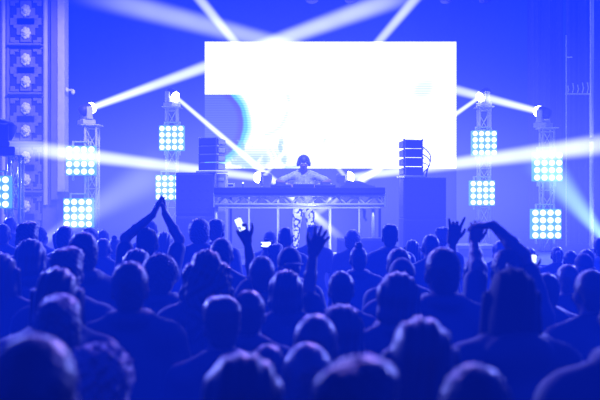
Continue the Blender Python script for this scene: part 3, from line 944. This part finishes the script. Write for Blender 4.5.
for sx in (xl - .01, xr + .01):
    MB().box((xo + sx, -.16, (zt1 + zb1) / 2), (.03, .34, .22), bevel=.005).build('end_plate', M['alu'], tb)
rb = empty('hanging_ribbon', P(363, 207.5, 12.93)); tag(rb, 'pale strip of cloth dangling from the right half of the table truss', 'ribbon')
bm_ = MB()
for k in range(6): bm_.box((.012 * math.sin(k * 1.3) + k * .008, -.02, -.02 - k * .034), (.05 - .004 * k, .008, .042), Matrix.Rotation(.35 * math.sin(k * 1.9), 3, 'Y'))
bm_.build('cloth_strip', M['cloth_white'], rb)

# gear on the table
TZ = STAGE + topz
def media_player(px, label):
    r = empty('media_player', (X(px, 13.3), 13.25, TZ)); tag(r, label, 'media player', 'players beside the mixer')
    MB().box((0, 0, .028), (.32, .36, .056), bevel=.012, taper=lambda v: setattr(v, 'z', v.z * (1.15 if v.y > 0 else .85))).build('chassis', M['black_plastic'], r)
    MB().lathe([(.11, 0), (.11, .012), (.1, .02), (.0, .02)], (0, .03, .052), seg=28).build('jog_wheel', M['alu'], r, True)
    MB().box((0, -.13, .07), (.16, .07, .012), Matrix.Rotation(.5, 3, 'X'), bevel=.003).build('display', M['led'] if px < 0 else M['black_metal'], r)
media_player(281, 'dark media player to the left of the mixer'); media_player(325, 'dark media player to the right of the mixer')
r = empty('mixer', (X(303.5, 13.3), 13.25, TZ)); tag(r, 'black mixing desk in front of the performer', 'mixer')
MB().box((0, 0, .03), (.33, .36, .06), bevel=.01).build('chassis', M['black_plastic'], r)
kn = MB().lathe([(.012, 0), (.012, .02), (.009, .024), (0, .024)], seg=12).mesh('knob', M['alu'])
for i in range(4):
    for j in range(3):
        o = link('knob', kn, r); o.location = (-.11 + .073 * i, -.03 + .07 * j, .06)
cl = MB(); nn = 26
grid = [[None] * (nn + 1) for _ in range(nn + 1)]
for i in range(nn + 1):
    for j in range(nn + 1):
        u_, v_ = i / nn * 2 - 1, j / nn * 2 - 1
        hgt = .12 * max(0, 1 - abs(u_ + .35) ** 1.6 * (.45 if u_ > -.35 else 3.0)) * max(0, 1 - v_ * v_) ** .6 + .01 * math.sin(9 * u_ + 4 * v_) * max(0, 1 - v_ * v_) * (1 - u_ * u_)
        grid[i][j] = cl.bm.verts.new((u_ * .30, v_ * .22, max(.004, hgt)))
for i in range(nn):
    for j in range(nn): cl.bm.faces.new((grid[i][j], grid[i + 1][j], grid[i + 1][j + 1], grid[i][j + 1]))
o = cl.build('equipment_cover', M['table_cloth'], None, True); o.location = (X(355, 13.35), 13.22, TZ)
tag(o, 'dark cloth heaped over equipment on the right half of the table', 'cover')
r = empty('interface_box', (X(231, 13.2), 13.2, TZ)); tag(r, 'small pale box on the left end of the table', 'box')
MB().box((0, 0, .035), (.12, .1, .07), bevel=.008).build('casing', M['pale_plastic'], r)
MB().box((0, -.052, .04), (.08, .006, .03), bevel=.002).build('front_panel', M['black_plastic'], r)
r = empty('desk_lamp', (X(243, 13.3), 13.3, TZ)); tag(r, 'tiny glowing lamp on the left half of the table', 'lamp')
MB().lathe([(.035, 0), (.035, .01), (.008, .015), (.008, .07)], seg=14).build('stem', M['black_metal'], r)
MB().ball((0, 0, .08), .014, 12).build('bulb', M['led'], r, True)

# low dark box in front of the riser, right of the table, and a pale platform added for the lit stage floor further right
c = P(366, 238, 12.5)
r = empty('stage_monitor', (c.x, 12.55, STAGE)); tag(r, 'long low black stage monitor below the right end of the table', 'loudspeaker')
hm = c.z - STAGE
MB().box((0, 0, hm / 2), (.86, .42, hm), bevel=.015, taper=lambda v: setattr(v, 'y', v.y * (.75 if v.z > 0 else 1))).build('cabinet', M['cabinet'], r)
MB().box((0, -.185, hm / 2), (.80, .02, hm - .06), Matrix.Rotation(-.17, 3, 'X'), bevel=.006).build('grille', M['grille'], r)
c = P(472, 244, 14.2)
r = empty('lit_floor_platform', (X(474, 14.2), 14.3, STAGE)); tag(r, 'low pale platform standing in for lit floor at the foot of the right tower beside the video wall', 'platform')
hm = max(.08, Z(245, 14.1) - STAGE)
MB().box((0, 0, hm - .03), (.66, .7, .06), bevel=.008).build('deck_panel', M['pale_plastic'], r)
MB().box((0, -.33, hm / 2 - .03), (.62, .02, hm - .06)).build('front_panel', M['cabinet_side'], r)
for sx in (-1, 1):
    for sy in (-1, 1): MB().tube((sx * .29, sy * .3, 0), (sx * .29, sy * .3, hm - .05), .02).build('leg', M['alu'], r)
# ------------------------------------------------------------------ the crowd
def phone(name, loc, d, n, label, s=1.0, glow=True, roll=0):
    """flat phone whose long side follows d; its screen faces along n"""
    r = empty('phone', loc); tag(r, label, 'phone')
    d = Vector(d).normalized(); n = Vector(n); n = (n - d * n.dot(d)).normalized(); x = d.cross(-n) * -1
    r.rotation_mode = 'QUATERNION'; r.rotation_quaternion = Matrix((x, -n, d)).transposed().to_quaternion()
    r.scale = (s,) * 3
    MB().box((0, 0, 0), (.072, .009, .146), bevel=.003).build('casing', M['black_plastic'], r)
    MB().box((0, -.0052, 0), (.064, .0012, .134)).build('screen', M['phone_glow'] if glow else M['black_plastic'], r)
    return r


OPEN = (.12, .08, .1, .15)
# clapping overhead
L, R, s, p0 = posed('clap', 147.5, 227, 6.6,
    dict(elbow=(124.5, 238), wrist=(152, 215), d=(.1, .25, 1), n=(1, 0, 0), t=(0, -1, .2), curls=(.25, .3, .3, .35), dpx=(157.5, 202), dy=.05),
    dict(elbow=(178, 240), wrist=(161, 214), d=(-.1, .25, 1), n=(-1, 0, 0), t=(0, -1, .2), curls=(.3, .35, .4, .4), dpx=(159.5, 202), dy=.07))
person('person clapping with both bare arms raised above the head, left of the middle', 147.5, 227, 6.6, 'short', 'hair_black', 'tee', 'cloth_navy', 'clap')
# phone in a raised left hand
Lp, _, sp_, pp = posed('phone_up', 262, 255, 5.15,
    dict(elbow=(252, 282), wrist=(245.5, 243), n=(.25, -1, 0), t=(1, -.2, 0), curls=(.95, 1.0, 1.05, 1.05), dpx=(239, 229), dy=-.02, thumb=.8))
person('short-haired person holding up a lit phone in the left hand', 262, 255, 5.15, 'short', 'hair_brown', 'tee', 'cloth_black', 'phone_up')
q, d_, n_ = at_hand(pp, sp_, Lp, (.135, .032))
phone('phone', q, d_, (.05, -1, .05), 'glowing phone held up in front of the left half of the table', .6)
# open right hand
_, Rh, s, p0 = posed('open_hand', 286, 269, 4.55, None,
    dict(elbow=(309, 294), wrist=(314, 256), n=(0, 1, .1), t=(-1, 0, 0), curls=OPEN, dpx=(324, 234), dy=.02, spread=.24, thumb=.8, fat=1.22))
person('person reaching the open right hand with spread fingers up below the table', 286, 269, 4.55, 'bob', 'hair_brown', 'tee', 'cloth_black', 'open_hand')
# horns
posed('horns', 475, 256, 5.4,
    dict(elbow=(454, 279), wrist=(459, 243), n=(0, 1, 0), t=(1, 0, 0), curls=(.02, 1.25, 1.25, .2), dpx=(462, 226), dy=.0, spread=.17, thumb=.85, fat=1.25, size=1.15))
person('person raising the left hand in a horns sign, right of the speaker stack', 475, 256, 5.4, 'short', 'hair_black', 'tee', 'cloth_black', 'horns')
# arm bent over
posed('arm_over', 506, 248, 4.5,
    dict(elbow=(481, 268), wrist=(486.5, 245), n=(0, 1, .1), t=(1, 0, 0), curls=(.5, .55, .6, .65), dpx=(491, 230), dy=.03),
    dict(elbow=(522, 255), wrist=(500, 226), n=(-.2, .3, -1), t=(-.2, 1, 0), curls=(.3, .35, .4, .45), dpx=(485, 226), dy=.06, fat=1.1, ye=.6))
person('person with both arms arched overhead so the hands meet, right of centre', 506, 248, 4.5, 'tail', 'hair_brown', 'tee', 'cloth_navy', 'arm_over')
# camera held up
Lc, _, sc_, pc = posed('camera_up', 275, 244, 8.4,
    dict(elbow=(259, 272), wrist=(264.5, 256), n=(.3, -1, 0), t=(1, 0, 0), curls=(.7, .75, .8, .8), dpx=(264, 246), dy=.0), h=.008)
person('person filming with a small camera held beside the head, below the table', 275, 244, 8.4, 'messy', 'hair_brown', 'jacket', 'cloth_black', 'camera_up')
q, d_, n_ = at_hand(pc, sc_, Lc, (.11, .05))
r = empty('camera', q); tag(r, 'small camera with a lit screen held up in the crowd below the table', 'camera')
MB().box((0, 0, 0), (.13, .05, .08), bevel=.008).box((0, 0, .046), (.05, .04, .025), bevel=.006).build('camera_body', M['black_plastic'], r)
MB().lathe([(.03, 0), (.033, .05), (.028, .055), (.0, .05)], (0, .025, 0), (0, 1, 0), 16).build('lens', M['black_metal'], r, True)
MB().box((.0, -.027, .0), (.085, .004, .052)).build('screen', M['phone_glow'], r)
MB().box((-.052, -.027, .02), (.012, .004, .012)).box((-.052, -.027, -.015), (.012, .004, .012)).build('indicator_lamp', M['led'], r)
# bright phone at the right
Lq, _, sq, pq = posed('phone_right', 546, 272, 5.0,
    dict(elbow=(535, 298), wrist=(545, 279), n=(.2, -1, 0), t=(1, 0, 0), curls=(.55, .6, .65, .7), dpx=(545.5, 266), dy=.0), h=.0075)
person('person holding a very bright phone in front of the face, at the right', 546, 272, 5.0, 'short', 'hair_black', 'hoodie', 'cloth_black', 'phone_right')
q, d_, n_ = at_hand(pq, sq, Lq, (.085, .034))
phone('phone', q, (.12, 0, 1), (0, -1, .1), 'dazzling white phone held low under the nearer right tower', .72)

CROWD = [
 # px, top, depth, hair, hair colour, top, cloth, pose, turn, skin, label
 (3, 223, 9.0, 'short', 'hair_black', 'tee', 'cloth_black', 'rest', 10, 'skin', 'short-haired person at the left edge under the cut-off lamp panel'),
 (10.5, 216, 11.3, 'buzz', 'hair_brown', 'tee', 'cloth_grey', 'rest', -10, 'skin', 'farthest small head at the left edge beside the truss tower'),
 (27, 222.5, 6.6, 'messy', 'hair_brown', 'hoodie', 'cloth_black', 'rest', 20, 'skin', 'tall messy-haired person near the left edge below the plaster column'),
 (40.5, 226, 10.4, 'short', 'hair_black', 'tee', 'cloth_navy', 'rest', -15, 'skin_dark', 'person peeping out right of the tall messy-haired head on the left'),
 (31, 238, 5.4, 'bob', 'hair_brown', 'jacket', 'cloth_black', 'rest', 12, 'skin', 'bob-haired person in front of the tall messy-haired head on the left'),
 (2, 252, 4.7, 'long', 'hair_brown', 'long', 'cloth_black', 'rest', 0, 'skin', 'long-haired person cut by the left edge in the middle rows'),
 (66, 225, 8.0, 'short', 'hair_black', 'jacket', 'cloth_navy', 'rest', -8, 'skin', 'person right below the lowest lamps of the nearer left tower'),
 (61, 231, 9.2, 'flat', 'hair_black', 'tee', 'cloth_black', 'rest', 0, 'skin_dark', 'flat-topped head half hidden to the left under the nearer left tower'),
 (82, 231, 5.2, 'short', 'hair_brown', 'jacket', 'cloth_black', 'rest', 35, 'skin', 'large round head turned right with lit ear, below the nearer left tower'),
 (90, 227, 9.6, 'curly', 'hair_black', 'tee', 'cloth_navy', 'rest', 0, 'skin', 'curly head behind the large round head turned right'),
 (103, 229, 10.8, 'short', 'hair_brown', 'tee', 'cloth_grey', 'rest', 5, 'skin', 'far short-haired head between the left tower and the clapping arms'),
 (115, 234.5, 10.2, 'bun', 'hair_brown', 'tee', 'cloth_navy', 'rest', 0, 'skin', 'far head with a small bun just left of the clapping arms'),
 (104, 237, 8.6, 'buzz', 'hair_black', 'long', 'cloth_black', 'rest', -12, 'skin_dark', 'cropped head in front of the far heads left of the clapping arms'),
 (66, 248.5, 4.1, 'messy', 'hair_brown', 'long', 'cloth_navy', 'rest', 18, 'skin', 'messy-haired person with bright hair edge in the left middle rows'),
 (58, 266, 3.6, 'long', 'hair_black', 'hoodie', 'cloth_black', 'rest', 5, 'skin', 'long-haired person in front of the messy bright-edged head at the left'),
 (130, 260, 4.0, 'short', 'hair_brown', 'jacket', 'cloth_black', 'rest', 10, 'skin', 'short-haired person with a lit neck in front of the clapping person'),
 (138, 248, 5.4, 'bob', 'hair_black', 'tee', 'cloth_black', 'rest', -5, 'skin', 'dark bob-haired head just below the clapping person'),
 (151, 219.5, 10.6, 'buzz', 'hair_black', 'tee', 'cloth_navy', 'rest', 0, 'skin', 'far head framed between the two clapping arms'),
 (164, 231, 9.4, 'long', 'hair_brown', 'tee', 'cloth_grey', 'rest', 10, 'skin', 'far long-haired head inside the right clapping arm'),
 (162, 252, 5.0, 'curly', 'hair_black', 'jacket', 'cloth_black', 'rest', -14, 'skin', 'curly-haired person right below the right clapping arm'),
 (199, 217.5, 8.6, 'curly', 'hair_brown', 'long', 'cloth_black', 'rest', 8, 'skin', 'tall curly-haired person in front of the left bass cabinets'),
 (216.5, 219.5, 9.0, 'flat', 'hair_black', 'tee', 'cloth_navy', 'rest', -6, 'skin_dark', 'flat-topped head right beside the tall curly head at the left bass cabinets'),
 (222, 237, 6.1, 'short', 'hair_black', 'tee', 'cloth_black', 'rest', 0, 'skin', 'round dark head directly left of the held-up phone'),
 (207, 248.5, 4.25, 'wavy', 'hair_brown', 'long', 'cloth_navy', 'rest', 8, 'skin', 'person with long wavy hair spreading over the shoulders'),
 (270, 231, 10.6, 'cap_crown', 'hair_black', 'tee', 'cloth_navy', 'rest', 0, 'skin', 'far person in a dark cap below the left half of the table'),
 (285.5, 226.5, 8.9, 'short', 'hair_black', 'tee', 'cloth_black', 'rest', 0, 'skin_dark', 'dark round head just left of the legs of the performer'),
 (289, 247, 5.9, 'cap_back', 'hair_brown', 'jacket', 'cloth_black', 'rest', 15, 'skin', 'person in a backward cap below the table'),
 (313, 225.5, 10.4, 'messy', 'hair_black', 'tee', 'cloth_grey', 'rest', 0, 'skin', 'far messy head just behind the raised open hand'),
 (353, 229, 10.0, 'curly', 'hair_light', 'tee', 'cloth_grey', 'rest', -10, 'skin', 'far pale curly head below the right half of the table'),
 (358, 241, 7.3, 'bun', 'hair_brown', 'jacket', 'cloth_black', 'rest', 6, 'skin', 'wide-shouldered person with a topknot in the centre right'),
 (390, 224.5, 8.6, 'flat', 'hair_black', 'jacket', 'cloth_navy', 'rest', -4, 'skin_dark', 'tall flat-topped person left of the right bass cabinets'),
 (398, 247, 5.6, 'short', 'hair_brown', 'tee', 'cloth_black', 'rest', 10, 'skin', 'farthest of three stacked round heads right of centre'),
 (402, 258, 4.9, 'cap_crown', 'hair_brown', 'hoodie', 'cloth_black', 'rest', -6, 'skin', 'person in a cap, middle of three stacked round heads right of centre'),
 (397, 271, 3.9, 'bob', 'hair_brown', 'jacket', 'cloth_black', 'rest', 8, 'skin', 'bob-haired nearest of three stacked round heads right of centre'),
 (412, 239, 9.4, 'long', 'hair_black', 'tee', 'cloth_grey', 'rest', 0, 'skin', 'far long-haired head low in front of the right bass cabinets'),
 (430, 233, 7.6, 'buzz', 'hair_light', 'tee', 'cloth_black', 'rest', 10, 'skin', 'pale cropped head with a glowing outline before the right bass cabinets'),
 (442, 227.5, 9.4, 'messy', 'hair_light', 'tee', 'cloth_grey', 'rest', -14, 'skin', 'far light messy head at the right edge of the right bass cabinets'),
 (442, 246, 4.25, 'short', 'hair_brown', 'jacket', 'cloth_navy', 'rest', 4, 'skin', 'large short-haired head with a lit collar below the horns hand'),
 (500, 240, 9.2, 'bob', 'hair_light', 'tee', 'cloth_grey', 'rest', 0, 'skin', 'far pale bob-haired head under the arched arm'),
 (529, 247, 10.0, 'short', 'hair_black', 'tee', 'cloth_black', 'rest', 5, 'skin', 'far dark head left of the lowest right lamp panel'),
 (557, 246, 9.7, 'tail', 'hair_light', 'tee', 'cloth_grey', 'rest', -10, 'skin', 'far head with a pale ponytail below the lowest right lamp panel'),
 (570, 250, 8.9, 'short', 'hair_black', 'tee', 'cloth_black', 'rest', 0, 'skin_dark', 'far dark round head right of the pale ponytail'),
 (585.5, 248.5, 8.4, 'short', 'hair_light', 'tee', 'cloth_black', 'rest', 12, 'skin', 'far light-haired head with a bright outline near the right edge'),
 (583, 255.5, 7.2, 'beanie', 'hair_black', 'jacket', 'cloth_black', 'rest', 0, 'skin', 'person in a knitted beanie near the right edge'),
 (601, 238, 9.0, 'flat', 'hair_black', 'jacket', 'cloth_white', 'rest', -8, 'skin_dark', 'flat-topped person in a white jacket cut by the right edge'),
 (567, 263.5, 5.7, 'short', 'hair_light', 'tee', 'cloth_navy', 'rest', 0, 'skin', 'short-haired person just right of the dazzling phone'),
 (590, 267, 4.0, 'buzz', 'hair_brown', 'long', 'cloth_black', 'rest', 6, 'skin', 'large cropped head by the right edge in the middle rows'),
 (511, 266, 3.1, 'long', 'hair_matte', 'hoodie', 'cloth_black', 'rest', 0, 'skin', 'large dark long-haired figure below the arched arm'),
 (341, 270, 4.9, 'short', 'hair_black', 'tee', 'cloth_black', 'rest', 0, 'skin', 'dark head right of the raised bare forearm'),
 (340, 303, 3.75, 'bob', 'hair_brown', 'jacket', 'cloth_black', 'rest', 10, 'skin', 'bob-haired head in the centre right lower rows with lit cheek'),
 (316, 311, 3.1, 'buzz', 'hair_light', 'tee', 'cloth_black', 'rest', -8, 'skin', 'pale-edged low head beneath the raised bare forearm'),
 (55, 297, 2.9, 'messy', 'hair_brown', 'hoodie', 'cloth_black', 'rest', 38, 'skin', 'person turned right with lit ear, behind the largest head at lower left'),
 (35, 331, 1.75, 'short', 'hair_brown', 'jacket', 'cloth_black', 'rest', 0, 'skin', 'nearest and largest blurred head in the lower left corner'),
 (100, 340, 2.45, 'ringlets', 'hair_curly_rim', 'tee', 'cloth_black', 'rest', 5, 'skin', 'person with curly hair tinted for a pink rim light beside the largest head at lower left'),
 (221, 297, 3.1, 'flat', 'hair_brown', 'tee', 'cloth_navy', 'rest', 14, 'skin', 'person with a squarish haircut lit on the right side, lower centre left'),
 (249, 289, 3.9, 'short', 'hair_black', 'tee', 'cloth_black', 'rest', 0, 'skin', 'rounded head half hidden to the right of the squarish haircut'),
 (242, 350, 2.3, 'bob', 'hair_black', 'jacket', 'cloth_black', 'rest', 8, 'skin', 'near bob-haired head at the bottom edge left of centre'),
 (268, 343, 2.95, 'short', 'hair_brown', 'tee', 'cloth_black', 'rest', 0, 'skin', 'low head squeezed between two near heads at the bottom centre'),
 (308, 341, 2.4, 'short', 'hair_light', 'long', 'cloth_black', 'rest', -6, 'skin', 'near round head with a broad pale rim at the bottom centre'),
 (353, 361, 1.7, 'messy', 'hair_brown', 'jacket', 'cloth_black', 'rest', 0, 'skin', 'very large blurred head cut by the bottom edge right of centre'),
 (420, 315, 2.25, 'long', 'hair_brown', 'long', 'cloth_black', 'rest', 4, 'skin', 'large dark long-haired head in the lower right centre'),
 (475, 361, 2.1, 'short', 'hair_black', 'jacket', 'cloth_black', 'rest', -8, 'skin', 'near low head at the bottom edge right of the large long-haired head'),
 (634, 262, 2.3, 'short', 'hair_black', 'jacket', 'cloth_navy', 'rest', 0, 'skin', 'near person off the right edge whose lit sloping shoulder shows'),
]
# nobody stands inside anybody else: ease neighbours apart along the line of sight
fixed = [(q[1], q[3]) for q in PEOPLE]
dep = [c[2] for c in CROWD]
for it in range(300):
    moved = False
    for i in range(len(CROWD)):
        for j in list(range(i)) + [-1 - k for k in range(len(fixed))]:
            pj, dj_ = fixed[-1 - j] if j < 0 else (CROWD[j][0], dep[j])
            dx = abs((CROWD[i][0] - 300) * dep[i] - (pj - 300) * dj_) / F; dd = dep[i] - dj_
            need = .40 if dx < .40 else (.40 * (.60 - dx) / .2 if dx < .6 else 0)
            if j < 0: need *= 1.15
            if abs(dd) < need:
                moved = True; push = (need - abs(dd)) * .5 + .004; sg = 1 if dd > 0 or (dd == 0 and CROWD[i][1] < CROWD[j][1]) else -1
                dep[i] += sg * push
                if j >= 0: dep[j] -= sg * push
    dep = [min(11.45, max(1.6, v)) for v in dep]
    if not moved: break
print('EASE', it, max(abs(c[2] - v) / c[2] for c, v in zip(CROWD, dep)), [(c[0], c[2], round(v, 2)) for c, v in zip(CROWD, dep) if abs(c[2] - v) / c[2] > .08])
CROWD = [c[:2] + (v,) + c[3:] for c, v in zip(CROWD, dep)]
for (px, py, d, hair, hm, top, tm, pose, rz, sk, lb) in CROWD:
    person(lb, px, py, d, hair, hm, top, tm, pose if d > 3.9 else 'rest', rz, sk)

# ------------------------------------------------------------------ the performer
def lean(p):
    p = np.array(p, float)
    if p[2] <= .95: return p
    a = math.radians(13); y, z = p[1], p[2] - .95
    return np.array((p[0], y * math.cos(a) + z * math.sin(a), .95 + z * math.cos(a) - y * math.sin(a)))


# he faces the crowd: his right is on the picture's left
DJL = dict(abs=1, elbow=(-.44, .14, 1.30), wrist=(-.215, .33, 1.225), d=(.5, .75, -.25), n=(0, -.2, -1), t=(.8, -.3, 0), curls=(.3, .3, .35, .4), spread=.15)
DJR = dict(abs=1, elbow=(.44, .14, 1.30), wrist=(.205, .33, 1.225), d=(-.5, .75, -.25), n=(0, -.2, -1), t=(-.8, -.3, 0), curls=(.3, .3, .35, .4), spread=.15)
BODY['performer'] = make_body('performer', DJL, DJR, h=.0062, bend=lean, open_legs=.05)
M['dj_shirt'] = mat('dj_shirt', (.36, .36, .42), .7, sheen=.3, nscale=24, noise=.9)
m = mat('dj_trousers', (.5, .5, .55), .7)
nt = m.node_tree; bsdf = nt.nodes['Principled BSDF']
vo = nt.nodes.new('ShaderNodeTexVoronoi'); vo.inputs['Scale'].default_value = 17; tc = nt.nodes.new('ShaderNodeTexCoord'); nt.links.new(tc.outputs['Object'], vo.inputs['Vector'])
rp = nt.nodes.new('ShaderNodeValToRGB'); rp.color_ramp.elements[0].position = .5; rp.color_ramp.elements[0].color = (.95, .95, .97, 1); rp.color_ramp.elements[1].position = .62; rp.color_ramp.elements[1].color = (.03, .03, .05, 1)
nt.links.new(vo.outputs['Distance'], rp.inputs[0]); nt.links.new(rp.outputs[0], bsdf.inputs['Base Color']); M['dj_trousers'] = m
p = P(303, 158, 13.85); s = (p.z - STAGE) / 1.715
dj = empty('person', (p.x + .01, 13.85, STAGE), math.pi, s)
tag(dj, 'performer in a cap and headphones leaning over the table with elbows out', 'person')
B = BODY['performer']
slot(link('body', B['body'], dj), M['skin']); slot(link('t_shirt', B['tee'], dj), M['dj_shirt'])
slot(link('trousers', B['trousers'], dj), M['dj_trousers']); slot(link('shoes', B['shoes'], dj), M['shoe'])
hc = lean((0, -.01, 1.655)); off = Vector(hc) - Vector((0, -.01, 1.655))
for nm, key, mm in (('hair', 'nape', 'hair_black'), ('cap', 'cap_back', 'cloth_navy')):
    o = link(nm, HAIR[key], dj); slot(o, M[mm]); o.location = off
hp = MB(); arc = [Vector((.102 * math.sin(t), 0, .118 * math.cos(t))) + Vector(hc) + Vector((0, -.01, .0)) for t in [math.radians(-100 + 20 * k) for k in range(11)]]
hp.path(arc, .010, 8)
hpo = hp.build('headphones', M['black_plastic'], dj, True)
for sx in (-1, 1):
    MB().lathe([(.018, -.022), (.038, -.02), (.042, .0), (.036, .02), (.0, .022)], Vector(hc) + Vector((sx * .1, .0, -.035)), (sx, 0, 0), 18).build('ear_cup', M['black_plastic'], hpo, True)
eyes = MB()
for sx in (-1, 1): eyes.ball(lean((sx * .031, .078, 1.645)), .0135, 12)
eyes.build('eyes', M['eye'], dj, True)

# ------------------------------------------------------------------ light and haze
def spot(loc, target, power, col, size=1.0, blend=.6, ang=60):
    l = bpy.data.lights.new('unseen_spot', 'SPOT'); l.energy = power; l.color = col; l.spot_size = math.radians(ang); l.spot_blend = blend; l.shadow_soft_size = size  # unseen lamps, most of them added for rims, fill and washes
    o = bpy.data.objects.new('unseen_spot', l); COL.objects.link(o); o.location = loc
    o.rotation_mode = 'QUATERNION'; o.rotation_quaternion = (Vector(target) - Vector(loc)).to_track_quat('-Z', 'Y')
    return o


BLUE = (.10, .16, 1.0); LAV = (.22, .24, 1.0)
for x in (-5, -1.8, 1.8, 5): spot((x, 15.7, 6.1), (x * .35, 4.5, 1.4), 650, LAV, .35, .5, 62)  # added out of view to put rims on the crowd
spot((-3.2, 15.0, 6.2), (-.6, 2.2, 1.6), 650, (.30, .20, 1), .3, .6, 40)
spot((3.0, 15.0, 6.2), (.9, 2.4, 1.6), 650, (.24, .20, 1), .3, .6, 40)
for sx in (-1, 1): spot((sx * 6.6, 14.4, 3.5), (sx * -.6, 4.2, 1.6), 1900, (.24, .28, 1.0), .25, .5, 60)  # side floods added beyond the frame for rims from the sides
spot((1.2, 9.5, 8.2), (0, 13.4, 1.9), 4200, (.36, .40, 1.0), .2, .7, 26)
spot((-3.5, 10.5, 8.2), (-1.6, 14, 2.2), 1300, (.3, .34, 1.0), .2, .7, 30)
spot((.35, 12.35, 1.2), (-.05, 13.8, 1.75), 95, (.5, .55, 1.0), .08, .8, 95)  # unseen low spot added to brighten the performer's legs and the truss
spot((1.8, 14.8, 6.0), (-.45, 2.4, 1.7), 900, (.55, .30, 1.0), .2, .5, 9)  # narrow unseen spot added for the pink rim on the curly head
# blue wash on the backdrop, the column and the stage
for x in (-7, -2.5, 2.5, 7): spot((x, 20.5, 8.6), (x, 24, 3.2), 1100, (.02, .06, 1.0), .4, 1, 110)
spot((-2.5, 11.5, 6.5), (-5.2, 16, 3.6), 2600, (.28, .25, 1.0), .3, .8, 50)
spot((6.5, 11.5, 6.5), (5.6, 17, 3.4), 500, (.2, .24, 1.0), .3, .8, 50)
spot((0, 11.5, 8.2), (0, 15, 1.5), 1600, (.16, .2, 1.0), .6, .8, 80)

w = bpy.data.worlds.new('world'); scene.world = w; w.use_nodes = True
w.node_tree.nodes['Background'].inputs['Color'].default_value = (0, 0, 0, 1)
hm_ = bpy.data.materials.new('haze'); hm_.use_nodes = True; nt = hm_.node_tree; nt.nodes.clear(); W = N(nt)
out = nt.nodes.new('ShaderNodeOutputMaterial')
ge = nt.nodes.new('ShaderNodeNewGeometry'); sp = nt.nodes.new('ShaderNodeSeparateXYZ'); nt.links.new(ge.outputs['Position'], sp.inputs[0])
x, y, z = sp.outputs
base = W.m('MULTIPLY', .062, W.m('SUBTRACT', 1, W.m('MULTIPLY', W.step(y, 9, 15), .72)))
base = W.m('ADD', base, W.m('MULTIPLY', .030, W.step(y, 6.0, 2.5)))


def blob(cx, cy, cz, rx, ry, rz_, a):
    q = W.m('ADD', W.m('ADD', W.m('POWER', W.m('ABSOLUTE', W.m('DIVIDE', W.m('SUBTRACT', x, cx), rx)), 2), W.m('POWER', W.m('ABSOLUTE', W.m('DIVIDE', W.m('SUBTRACT', y, cy), ry)), 2)),
            W.m('POWER', W.m('ABSOLUTE', W.m('DIVIDE', W.m('SUBTRACT', z, cz), rz_)), 2))
    return W.m('MULTIPLY', a, W.m('EXPONENT', W.m('MULTIPLY', q, -1)))


g = blob(.3, 15.2, 2.1, 5.4, 4.0, 1.6, .062)
g = W.m('ADD', g, blob(.5, 15.6, 4.1, 4.0, 2.5, 2.3, .013))  # lens bloom around the screen, put into the haze as extra glow
cc = nt.nodes.new('ShaderNodeCombineXYZ')
nt.links.new(W.m('ADD', W.m('MULTIPLY', base, .004), W.m('MULTIPLY', g, .46)), cc.inputs[0])
nt.links.new(W.m('ADD', W.m('MULTIPLY', base, .030), W.m('MULTIPLY', g, .50)), cc.inputs[1])
nt.links.new(W.m('ADD', base, g), cc.inputs[2])
em = nt.nodes.new('ShaderNodeEmission'); nt.links.new(cc.outputs[0], em.inputs['Color']); em.inputs['Strength'].default_value = 1
nt.links.new(em.outputs[0], out.inputs['Volume'])
hm_.cycles.volume_step_rate = .7
tag(MB().box((0, 9.5, 4.5), (20.8, 29.8, 9.8)).build('haze', hm_), 'thin blue haze filling the whole hall', 'haze', kind='stuff')

# ------------------------------------------------------------------ camera
cam = bpy.data.cameras.new('camera'); co = bpy.data.objects.new('camera', cam); COL.objects.link(co); scene.camera = co
co.location = (0, 0, EYE); co.rotation_euler = (math.pi / 2, 0, 0)
cam.lens = 50; cam.sensor_width = 36; cam.clip_end = 100; cam.clip_start = .05
cam.dof.use_dof = True; cam.dof.focus_distance = 12.5; cam.dof.aperture_fstop = 2.2
scene.view_settings.view_transform = 'Standard'; scene.view_settings.look = 'None'
scene.cycles.use_denoising = True
scene.cycles.max_bounces = 5; scene.cycles.diffuse_bounces = 2; scene.cycles.glossy_bounces = 2; scene.cycles.volume_bounces = 0
scene.cycles.volume_max_steps = 512
scene.cycles.sample_clamp_indirect = 4
